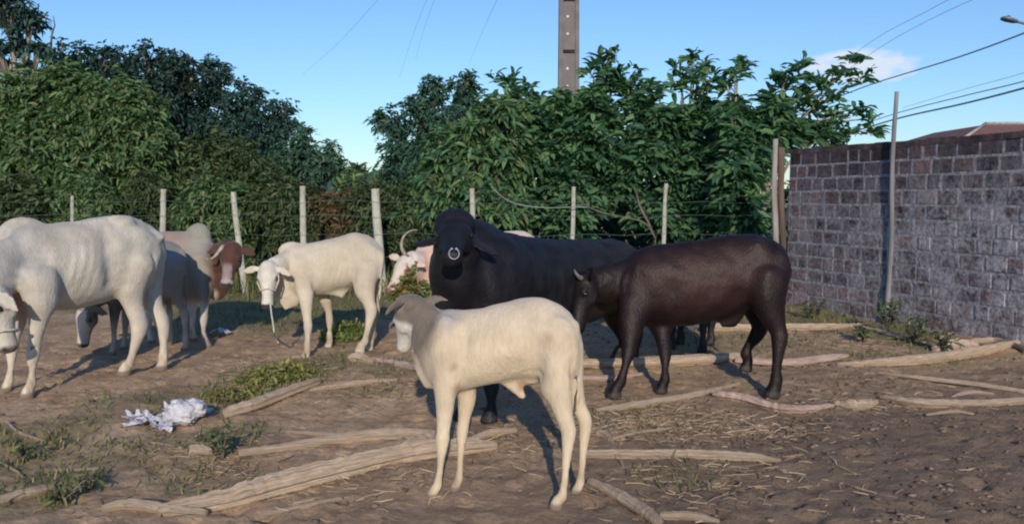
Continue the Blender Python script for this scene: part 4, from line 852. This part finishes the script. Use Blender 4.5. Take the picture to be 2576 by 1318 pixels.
tree('tree', 'spreading tree with long leaf clusters overhanging the end of the brick wall', 'tree', [(1850, 285, 44), (1920, 345, 66), (1860, 400, 80), (1945, 275, 34), (1990, 310, 32), (2050, 340, 36), (1850, 500, 66), (1970, 340, 46), (1880, 560, 50)], 13.8, 1900, .27, .085, 330, LR, 7, GT, M_barkp, .06, 6, .34, sprays=[(1850,180,1850,260,5),(1865,165,1850,240,4),(1830,205,1840,260,3),(1950,210,1940,270,4),(2010,165,1960,250,5),(2000,205,1970,270,4),(2040,200,1980,280,4),(2070,215,1990,290,4),(2110,190,2040,270,4),(2150,170,2060,260,4),(2175,190,2080,260,3),(2090,250,2010,310,4),(2150,285,2060,330,4),(2180,300,2070,340,4),(2195,335,2080,350,4),(2140,345,2060,350,4),(2100,300,2030,330,4),(2060,280,2000,310,4),(2110,365,2040,360,4),(2030,250,1980,300,4)])
# dense low thicket so that no sky shows under the shrubs
xs_ = RNG.random(9000)*30-14; ys_ = 16.8+RNG.random(9000)*1.6; zs_ = RNG.random(9000)**.8*1.75
V, F, c = leaves(np.stack([xs_, ys_, zs_], -1), RNG.normal(size=(9000, 3))+np.array([0, -.3, .3]), .34, .16, LD+LB)
tag(mesh_np('thicket', V, F, M_leaf, None, False, c), 'dark tangled undergrowth deep behind the shrubs', 'undergrowth', None, 'stuff')
xs_ = 12+RNG.random(9000)*26-40; ys_ = 30+RNG.random(9000)*4; zs_ = RNG.random(9000)*2.6
V, F, c = leaves(np.stack([xs_*1.3, ys_, zs_], -1), RNG.normal(size=(9000, 3))+np.array([0, -.3, .3]), .5, .25, LD+LB)
tag(mesh_np('far_thicket', V, F, M_leaf, None, False, c), 'distant dark undergrowth beyond the trees', 'undergrowth', None, 'stuff')
# bare twig on the tree near the upper left corner
t = Acc(); t.tube([P(128, 120, 20.8), P(130, 90, 20.8), P(138, 65, 20.8), P(134, 40, 20.8)], [.035, .025, .018, .008], n=6)
dk = [o for o in bpy.data.objects if o.get('label', '').startswith('dark tree with a bare twig')][0]; t.build('twig', M_bark, dk)

# weeds
def weed(name, px, py, hpx, n, label, cols_=LG, spread=.5, Ls=.10, W=.025):
    g = G(px, py); Y = g[1]; Hm = M(hpx, Y); base = np.array([g[0], g[1], hz(g[0], g[1])]); root = empty(name, base, label, 'weed', 'weeds growing in the pen'); st = Acc(); C_ = []; D_ = []
    for k in range(n):
        a = random.random()*6.28; tp = base+np.array([math.cos(a)*spread*Hm*random.random(), math.sin(a)*spread*Hm*random.random(), Hm*(.5+.5*random.random())]); md = (base+tp)/2+np.array([0, 0, Hm*.08])
        q = smooth_path([tuple(base), tuple(md), tuple(tp)], 4); st.tube(q, list(np.linspace(.006, .0025, len(q))), n=5)
        for j in range(8): v = q[random.randrange(2, len(q))]; C_.append(v); D_.append(np.array([random.gauss(0, 1), random.gauss(0, 1), random.gauss(.4, .5)]))
    st.build('stem', M_bark, root); V, F, c = leaves(np.array(C_), np.array(D_), Ls, W, cols_); mesh_np('foliage', V, F, M_grass, root, False, c)
weed('weed', 2235, 835, 90, 16, 'tall green weed at the foot of the post in front of the brick wall', LO)
weed('weed', 2300, 860, 75, 12, 'bushy weed right of the wall post', LO)
weed('weed', 2375, 880, 60, 9, 'sparse dry weed by the right part of the brick wall', LO+[(.25, .2, .12)])
weed('weed', 2170, 860, 50, 9, 'low weed beside the tip of the farthest long pole', LO)
weed('weed', 560, 1150, 90, 9, 'straggly dark weed growing by the short log stub', LO, .7, .06)
weed('weed', 60, 1150, 50, 10, 'leafy weed clump at the left edge', GC, 1.1, .05, .013)
weed('weed', 150, 1262, 70, 12, 'grassy weed clump beside the pale log end at the lower left', GC, 1.1, .06, .012)
weed('weed', 225, 1230, 45, 7, 'smaller weed right of the lower left clump', GC, 1.1, .05, .012)
weed('weed', 2050, 800, 50, 10, 'weed growing by the far corner of the brick wall', LO, .8)
g = G(705, 955); leafpile('forage_heap', (g[0], g[1], hz(g[0], g[1])), (.34, .42), .13, 1500, 'heap of cut green forage on the dirt left of the calf', 'forage', [(.10, .13, .035), (.16, .18, .05), (.24, .22, .08), (.30, .27, .10)], .055)
g = G(600, 1000); leafpile('forage_heap', (g[0], g[1], hz(g[0], g[1])), (.3, .22), .05, 500, 'thin scatter of forage beside the pale cut log', 'forage', [(.12, .13, .045), (.2, .19, .07)], .05)
g = G(870, 840); leafpile('forage_heap', (g[0], g[1], hz(g[0], g[1])), (.28, .45), .16, 800, 'heap of green leaves under the haltered zebu', 'forage', [(.10, .15, .045), (.16, .20, .06), (.26, .26, .10)], .07)
q = P(1040, 722, 8.0); leafpile('forage_bunch', (q[0], q[1]-.12, q[2]-.14), (.20, .14), .33, 420, 'bunch of leafy forage held in the mouth of the speckled cow', 'forage', [(.08, .13, .04), (.14, .18, .05), (.24, .20, .07), (.2, .13, .05)], .10)

# ---------------- plastic bag ----------------
def bag():
    g = G(462, 1062); root = empty('plastic_bag', (g[0], g[1], 0), 'crumpled torn white plastic bag lying on the dirt', 'bag')
    m, nt, b = new_mat('white_plastic'); b.inputs['Roughness'].default_value = .35; f = noise(nt, 14, 6, None, None, .7)
    nt.links.new(ramp(nt, f, [(.3, (.45, .44, .50)), (.6, (.68, .67, .72))]), b.inputs['Base Color']); bump(nt, b, f, 1.0, .04); b.inputs['Subsurface Weight'].default_value = .0
    a = Acc(); nu, nv = 40, 24; rings = []
    for i in range(1, nv):
        th = math.pi*i/nv; ring = []
        for k_ in range(nu):
            ph = 2*math.pi*k_/nu; d = np.array([math.sin(th)*math.cos(ph), math.sin(th)*math.sin(ph), math.cos(th)])
            n1 = float(vnoise(np.array([d[0]*4+d[2]*3+9]), np.array([d[1]*4-d[2]*2+5]))[0]); n2 = float(vnoise(np.array([d[0]*11+d[2]*7]), np.array([d[1]*11+d[2]*5]))[0])
            r = .8+.4*abs(n1-.5)*2+.16*n2; p = d*r*np.array([.13, .10, .082]); p[0] += .02*math.sin(p[2]*30)
            ring.append(np.array(g)+np.array([0, 0, .07])+p)
        rings.append(ring)
    a.loft(rings)
    # torn flaps: ragged crumpled sheets
    def flap(px, py, ax, ay, n=14):
        c0 = np.array(G(px, py)); V = []; F = []
        for i in range(n):
            for j in range(n):
                u, v = i/(n-1)*2-1, j/(n-1)*2-1; rr2 = 1+.35*math.sin(7*math.atan2(v, u))
                x_, y_ = u*ax*rr2, v*ay*rr2; z_ = .012+.05*abs(float(vnoise(np.array([u*3+px]), np.array([v*3+py]))[0])-.3)+.010*random.random()
                V.append(c0+np.array([x_, y_, hz(c0[0]+x_, c0[1]+y_)+z_]))
        for i in range(n-1):
            for j in range(n-1): F.append((i*n+j, (i+1)*n+j, (i+1)*n+j+1, i*n+j+1))
        a.add(V, F)
    flap(375, 1068, .085, .10); flap(345, 1060, .05, .07); flap(410, 1078, .07, .07)
    for px, py, dx, h_ in ((335, 1055, -.05, .09), (350, 1058, -.01, .11), (365, 1058, .02, .10), (330, 1072, -.06, .03), (515, 1040, .06, .05), (425, 1040, -.03, .12), (400, 1060, .0, .07)):
        c0 = np.array(G(px, py)); a.tube([c0, c0+np.array([dx*.5, 0, h_*.45]), c0+np.array([dx, 0, h_*.75])], [.02, .012, .003], [.032, .020, .006], n=8, rough=.2)
    a.build('film', m, root)
bag()
# white scraps behind the animals
for px, py, lb in ((1505, 800, 'white scrap of plastic on the ground left of the brown cow front legs'), (1712, 838, 'white scrap of plastic seen between the legs of the dark brown cow'), (555, 842, 'thin white scrap on the shaded ground behind the brown-headed cow')):
    c0 = np.array(G(px, py)); a = Acc(); nr_ = []
    for i in range(7):
        for j in range(7): u, v = i/6*2-1, j/6*2-1; nr_.append(c0+np.array([u*.09*(1+.3*random.random()), v*.09, hz(c0[0], c0[1])+.03+.07*random.random()*(1-u*u)]))
    a.add(nr_, [(i*7+j, (i+1)*7+j, (i+1)*7+j+1, i*7+j+1) for i in range(6) for j in range(6)])
    o = a.build('plastic_scrap', simple('scrap_white', (.62, .60, .60), .5)); tag(o, lb, 'litter', 'plastic scraps')

# ---------------- wire fence ----------------
PST = [(182, 492, 178, 9, 'leftmost thin grey fence post above the large white cow back'), (411, 476, 409, 15, 'straight pale post above the rump of the large white cow'), (587, 483, 616, 15, 'leaning pale post beside the reddish brown head'),
       (761, 468, 770, 16, 'slightly bent pale post above the haltered zebu'), (944, 475, 962, 23, 'thickest fence post, right of the haltered zebu rump'), (1187, 474, 1187, 15, 'short looking post behind the black bull hump'),
       (1443, 470, 1432, 12, 'thin grey post above the black bull back'), (1676, 462, 1664, 11, 'thin pale post above the dark brown cow shoulders')]
tops = []
for x0, y0, x1, w, lb in PST:
    Yp = 12.9; b0 = P(x1, 736, Yp); tp = P(x0, y0, Yp); mid = (b0+tp)/2+np.array([random.uniform(-.02, .02), 0, 0]); root = b0.copy(); b0[2] = -.05
    q = smooth_path([tuple(b0), tuple(b0*.7+mid*.3+np.array([random.uniform(-.012, .012), 0, 0])), tuple(mid), tuple(mid*.4+tp*.6+np.array([random.uniform(-.012, .012), 0, 0])), tuple(tp)], 5); a = Acc(); r = M(w/2, Yp)
    a.tube(q, list(np.linspace(r*1.08, r*.86, len(q))), n=10, rough=.12); o = a.build('fence_post', M_post)
    o.location = (b0[0], b0[1], 0); o.data.transform(Matrix.Translation((-b0[0], -b0[1], 0))); tag(o, lb, 'fence post', 'posts of the wire fence'); tops.append(o)
M_wire = simple('wire', (.12, .16, .14), .6, .4, .1, metal=.3)
for j, (yy, lb) in enumerate(((508, 'top wire of the fence, just under the post tops'), (543, 'second wire of the fence, at mid height of the visible posts'), (590, 'third wire of the fence, level with the cattle backs'), (650, 'lowest wire of the fence'))):
    a = Acc(); pts = []
    for i in range(0, 33): px = -200+i*68; sag = 3*math.sin(i*1.9+j)+2*math.sin(i*.7+j*2); pts.append(P(px, yy+sag, 12.82))
    a.tube(pts, .0026, n=5); o = a.build('fence_wire', M_wire); tag(o, lb, 'wire', 'wires of the fence')
a = Acc(); a.tube(smooth_path([P(1235, 470, 12.7), P(1270, 500, 12.7), P(1310, 516, 12.7), P(1380, 523, 12.7), P(1442, 521, 12.75), P(1480, 522, 12.8)], 5), .008, n=7); tag(a.build('cable', simple('cable_grey', (.18, .22, .23), .5)), 'thick grey cable drooping to the thin post above the bull back', 'cable')
a = Acc(); a.tube(smooth_path([P(1448, 500, 13.2), P(1500, 530, 13.2), P(1560, 545, 13.3), P(1620, 560, 13.3), P(1650, 600, 13.2)], 4), [.012]*17, n=7, rough=.3)
a.tube(smooth_path([P(1600, 480, 13.3), P(1610, 520, 13.3), P(1635, 570, 13.3), P(1655, 640, 13.3), P(1650, 735, 13.3)], 4), [.02]*17, n=7, rough=.3); tag(a.build('bare_branch', M_bark), 'bare grey branches arching between the two thin posts', 'branch')

# ---------------- brick wall ----------------
WA = np.array([3.93, 11.42, 0]); WB_ = np.array([5.22, 8.2, 0]); wd = norm(WB_-WA); wnrm = norm(np.array([wd[1], -wd[0], 0]));
if wnrm[0] > 0: wnrm = -wnrm
WL = 7.6; WH = 2.16
def wall():
    root = empty('brick_wall', WA, 'tall unplastered brick wall with smeared white mortar on the right', 'wall')
    m, nt, b = new_mat('brick'); smear = noise(nt, 3.2, 7, None, None, .72); sm2 = noise(nt, 17, 5, None, None, .7)
    bc = mix(nt, attr(nt), ramp(nt, noise(nt, 30, 5), [(.3, (.65, .65, .65)), (.7, (1.2, 1.2, 1.2))]), 1.0, 'MULTIPLY')
    fac = ramp(nt, mix(nt, smear, sm2, .45), [(.41, (0, 0, 0)), (.58, (.8, .8, .8))])
    gr = nt.nodes.new('ShaderNodeTexCoord'); sx_ = nt.nodes.new('ShaderNodeSeparateXYZ'); nt.links.new(gr.outputs['Object'], sx_.inputs[0])
    mr = nt.nodes.new('ShaderNodeMapRange'); nt.links.new(sx_.outputs['Y'], mr.inputs[0]); mr.inputs[1].default_value = -.5; mr.inputs[2].default_value = -3.2; mr.inputs[3].default_value = .5; mr.inputs[4].default_value = 1.0
    mz = nt.nodes.new('ShaderNodeMapRange'); nt.links.new(sx_.outputs['Z'], mz.inputs[0]); mz.inputs[1].default_value = 2.0; mz.inputs[2].default_value = 1.3; mz.inputs[3].default_value = .15; mz.inputs[4].default_value = 1.0
    mm = nt.nodes.new('ShaderNodeMath'); mm.operation = 'MULTIPLY'; nt.links.new(mr.outputs[0], mm.inputs[0]); nt.links.new(mz.outputs[0], mm.inputs[1])
    f2 = mix(nt, (0., 0., 0.), fac, mm.outputs[0])
    nt.links.new(mix(nt, bc, (.48, .47, .51), f2), b.inputs['Base Color']); b.inputs['Roughness'].default_value = .9; b.inputs['Specular IOR Level'].default_value = .2; bump(nt, b, sm2, .8, .02)
    mm_ = simple('mortar', (.25, .24, .265), .95, .1, .35, 25, .015)
    ax = (wd, -wnrm, np.array([0, 0, 1.])); a = Acc(); a.box(WA+wd*WL/2+np.array([0, 0, 1.01])-wnrm*.064, (WL/2, .068, 1.11), ax); a.build('mortar_core', mm_, root, False)
    a = Acc(); cols_ = []; ch = .178; nr = 12
    pal = [(.085, .055, .06), (.11, .07, .07), (.065, .045, .055), (.13, .08, .08), (.09, .065, .075), (.055, .04, .05)]
    for r in range(nr-0):
        z0 = r*ch-.0; x_ = -random.uniform(0, .25)
        while x_ < WL:
            w = random.choice((.19, .27, .27, .28, .19, .30)); xa, xb = max(x_, 0), min(x_+w, WL)
            if xb-xa > .05:
                jt = .008+random.random()*.007; ctr = WA+wd*(xa+xb)/2+np.array([0, 0, z0+ch/2+random.uniform(-.004, .004)])+wnrm*random.uniform(-.004, .004)
                hx, hz_ = (xb-xa)/2-jt, ch/2-.009-random.random()*.005; bvl = .008; c8 = []
                # block: front face inset for a worn bevel
                for (sx1, sz1) in ((-1, -1), (1, -1), (1, 1), (-1, 1)): c8.append(ctr+wd*sx1*(hx-bvl)+np.array([0, 0, sz1*(hz_-bvl)])+wnrm*.008+wd*random.uniform(-.004, .004))
                for (sx1, sz1) in ((-1, -1), (1, -1), (1, 1), (-1, 1)): c8.append(ctr+wd*sx1*hx+np.array([0, 0, sz1*hz_])+wnrm*.001+np.array([0, 0, random.uniform(-.003, .003)]))
                for (sx1, sz1) in ((-1, -1), (1, -1), (1, 1), (-1, 1)): c8.append(ctr+wd*sx1*hx+np.array([0, 0, sz1*hz_])-wnrm*.03)
                a.add(c8, [(0, 1, 2, 3)]+[(i+4, (i+1) % 4+4, (i+1) % 4, i) for i in range(4)]+[(i+8, (i+1) % 4+8, (i+1) % 4+4, i+4) for i in range(4)])
                pc = np.array(random.choice(pal))*random.uniform(.45, 1.2)
                if r < 2: pc = pc*.8+np.array((.05, .025, .015))
                cols_ += [pc]*12
            x_ += w
    a.build('brick_courses', m, root, False, np.array(cols_))
    a = Acc(); n = 40
    for i in range(n):
        x0 = WL*i/n; z = nr*ch+.0; a.box(WA+wd*(x0+WL/n/2)+np.array([0, 0, z+.015+random.uniform(-.006, .006)])-wnrm*.06, (WL/n/2+.004, .068+random.uniform(0, .008), .035), ax)
    a.build('coping', simple('coping_dark', (.075, .058, .062), .9, .1, .4, 9, .02), root, False)
wall()
# end post of wall and tall pole in front of it
def pole(name, pb, pt, Yb, r0, r1, label, cat, mat, strip=None):
    b0 = P(*pb, Yb); t0 = P(*pt, Yb-.05); root = empty(name, (b0[0], b0[1], 0), label, cat); b0[2] = -.05; a = Acc()
    q = smooth_path([tuple(b0), tuple(b0*.66+t0*.34+np.array([.02, 0, 0])), tuple(b0*.3+t0*.7+np.array([-.012, 0, 0])), tuple(t0)], 6); a.tube(q, list(np.linspace(r0, r1, len(q))), n=10, rough=.15); a.build('shaft', mat, root)
    if strip: a = Acc(); a.tube([P(*s_[:2], s_[2]) for s_ in strip], [s_[3] for s_ in strip], [s_[3]*1.0 for s_ in strip], n=10, rough=.35); a.build('mortar_strip', simple('pale_mortar', (.38, .42, .44), .95, .1, .3, 12, .02), root)
M_dkpost = simple('grey_post', (.20, .20, .215), .8, .2, .3, 12, mapscale=(1, 1, .1))
pole('wall_post', (2228, 812), (2256, 231), 9.735, .034, .024, 'tall thin pole rising above the brick wall from a mortar strip', 'post', M_dkpost, [(2235, 815, 9.76, .048), (2237, 740, 9.76, .050), (2240, 680, 9.76, .045), (2244, 600, 9.76, .053), (2249, 500, 9.76, .048), (2253, 430, 9.76, .050), (2255, 385, 9.76, .036)])
pole('wall_post', (1948, 770), (1951, 350), 11.35, .05, .035, 'grey weathered post standing at the far end of the brick wall', 'post', simple('old_post', (.28, .255, .235), .9, .2, .4, 9, mapscale=(1, 1, .2)))
pole('wall_post', (1968, 770), (1966, 372), 11.45, .04, .05, 'dark brown post tucked between the grey post and the brick wall end', 'post', simple('brown_post', (.12, .085, .075), .9, .2, .3, 12, mapscale=(1, 1, .1)))

# ---------------- house behind wall ----------------
def house():
    Y0, Y1 = 15.5, 21; xl = P(2388, 352, Y0)[0]; x2 = xl+8; ze = P(2400, 360, Y0)[2]-.12; rg = P(2480, 314, 17.2)
    root = empty('house', (xl+2, Y0+2, 0), 'small house with a red tiled hip roof showing above the brick wall', 'house')
    a = Acc(); a.box(((xl+.35+x2)/2, (Y0+.35+Y1)/2, ze/2), ((x2-xl-.35)/2, (Y1-Y0-.35)/2, ze/2-.03)); a.build('wall', simple('plaster_grey', (.38, .35, .36), .9, .1, .15, 3), root, False)
    ry = (Y0+Y1)/2; rz = ze+(rg[2]-ze)*1.0; rx = rg[0]
    V = [(xl, Y0, ze), (x2, Y0, ze), (x2, Y1, ze), (xl, Y1, ze), (rx, rg[1], rz), (x2-1.5, rg[1], rz), (rx, Y1-1.7, rz), (x2-1.5, Y1-1.7, rz)]
    m, nt, b = new_mat('roof_tiles'); w = nt.nodes.new('ShaderNodeTexWave'); w.inputs['Scale'].default_value = 3.2; w.bands_direction = 'X'; t = nt.nodes.new('ShaderNodeTexCoord'); nt.links.new(t.outputs['Object'], w.inputs['Vector'])
    nt.links.new(mix(nt, (.27, .13, .11), (.17, .085, .08), noise(nt, 4, 4)), b.inputs['Base Color']); b.inputs['Roughness'].default_value = .9; bump(nt, b, w.outputs['Fac'], .8, .05)
    mesh_np('roof', V, [(0, 1, 5, 4), (1, 2, 7, 5), (2, 3, 6, 7), (3, 0, 4, 6), (4, 5, 7, 6), (0, 3, 2, 1)], m, root, False)
    a = Acc(); a.tube([(xl, Y0, ze+.02), (rx, rg[1], rz+.03)], .03, n=6); a.tube([(rx, rg[1], rz+.03), (x2-1.5, rg[1], rz+.03)], .03, n=6); a.build('ridge_tiles', simple('ridge', (.42, .36, .36), .8), root)
house()

# ---------------- concrete utility pole, lamp, lines ----------------
def upole():
    Y = 18.0; c = P(1430, 220, Y); x0 = c[0]; root = empty('utility_pole', (x0, Y, 0), 'grey concrete utility pole with a row of holes rising out of the shrubs', 'utility pole')
    H = 10.5; w = lambda z: .255-.0062*z; mc = simple('concrete', (.165, .15, .15), .9, .1, .14, 5, .004); Vv = []; Ff = []
    prof = [(-1, -.8), (-.62, -.8), (-.60, -.55), (.60, -.55), (.62, -.8), (1, -.8), (1, .8), (-1, .8)]
    zs = list(np.linspace(0, H, 12)); a = Acc(); rings = [[np.array([x0+q[0]*w(z), Y+q[1]*w(z)*.75, z-.1]) for q in prof] for z in zs]; a.loft(rings); a.build('shaft', mc, root, False)
    md = simple('slot_dark', (.035, .025, .025), .9, .1); ml = simple('hole_light', (.62, .60, .58), .8, .1)
    for yy in (132, 2, -128, 262):
        p = P(1430, yy, Y); a = Acc(); a.box((x0, Y-.55*w(p[2])*.75-.012, p[2]), (w(p[2])*.56, .012, .035)); a.build('slot', md, root, False)
    for yy in (45, 88, 175, 219, -42, -85):
        p = P(1430, yy, Y); a = Acc(); a.ell((x0-.03, Y-.55*w(p[2])*.75-.002, p[2]), (.028, .008, .028)); a.build('bolt_hole', ml, root)
    z = 9.6; a = Acc(); a.box((x0, Y-.2, z), (1.0, .05, .055)); a.build('crossarm', mc, root, False)
    for dx in (-.85, -.4, .4, .85): a = Acc(); a.tube([(x0+dx, Y-.2, z+.05), (x0+dx, Y-.2, z+.12), (x0+dx, Y-.2, z+.2)], [.05, .06, .03]); a.build('insulator', simple('porcelain', (.3, .2, .15), .3), root)
    return x0, Y, z
ux, uy, uz = upole()
M_cab = simple('cable_dark', (.22, .27, .34), .6, .3, .1)
def line(pts, r, label):
    a = Acc(); q = smooth_path(pts, 8); a.tube(q, r, n=5); tag(a.build('power_line', M_cab), label, 'power line', 'overhead power lines')
LX = P(2800, 120, 19)
line([P(2100, 248, 34), P(2200, 210, 30), P(2400, 148, 24), P(2576, 84, 20), tuple(P(2800, -10, 17))], .022, 'dark overhead line crossing above the tall thin wall pole')
line([P(2120, 330, 40), P(2260, 284, 34), P(2420, 243, 28), P(2576, 205, 24), P(2800, 140, 20)], .018, 'overhead line just above the thick bundle near the house roof')
line([P(2120, 340, 40), P(2260, 298, 34), P(2420, 262, 28), P(2576, 222, 24), P(2800, 158, 20)], .034, 'thick cable bundle lowest above the brick wall')
line([P(2270, 272, 34), P(2420, 227, 28), P(2576, 184, 24), P(2800, 110, 20)], .007, 'thin line directly above the paired cables at the right')
line([P(2080, 190, 42), P(2200, 100, 34), P(2330, 30, 28), P(2480, -50, 22)], .008, 'thin line rising steeply above the small cloud')
line([P(2120, 185, 42), P(2230, 110, 34), P(2360, 40, 28), P(2560, -50, 22)], .008, 'thin line running beside the steep one over the cloud')
line([P(1180, 160, 60), P(1210, 90, 40), P(1255, -10, 26), P(1310, -120, 19)], 0.005, 'faint line nearest the concrete pole on its left')
line([P(1005, 195, 60), P(1035, 100, 42), P(1078, -10, 28), P(1140, -140, 20)], 0.005, 'faint line in the open sky above the blue green tree')
line([P(1045, 150, 60), P(1065, 80, 42), P(1100, -20, 28), P(1150, -140, 20)], 0.005, 'faint line close beside the one above the blue green tree')
line([P(760, 190, 60), P(850, 110, 42), P(960, -10, 28), P(1060, -120, 20)], 0.005, 'faintest line over the left tree line')
def lamp():
    Y = 19; root_p = P(2790, 700, Y); root = empty('street_lamp', (root_p[0], Y, 0), 'street lamp head on a long arm entering at the upper right edge', 'street lamp'); mg = simple('lamp_grey', (.16, .18, .21), .5, .4, .1, metal=.4)
    a = Acc(); tp = P(2790, 130, Y); a.tube([(root_p[0], Y, -.05), (root_p[0], Y, tp[2])], [.12, .08], n=12); a.build('pole', mg, root)
    a = Acc(); q = smooth_path([tuple(tp), tuple(P(2700, 90, Y)), tuple(P(2600, 66, Y)), tuple(P(2556, 55, Y))], 5); a.tube(q, .03, n=8); a.build('arm', mg, root)
    c1, c2 = P(2560, 56, Y), P(2519, 46, Y); a = Acc(); a.tube([c1, c1*.8+c2*.2, c1*.35+c2*.65, c2*.9+c1*.1, c2], [.03, .05, .055, .045, .02], [.05, .10, .13, .11, .04], side=(0, 1, 0), n=12); a.build('lamp_head', mg, root)
    a = Acc(); c = c1*.45+c2*.55; a.tube([c+np.array([0, 0, .04]), c+np.array([0, 0, .10])], [.035, .03], n=10); a.build('photocell', mg, root)
lamp()
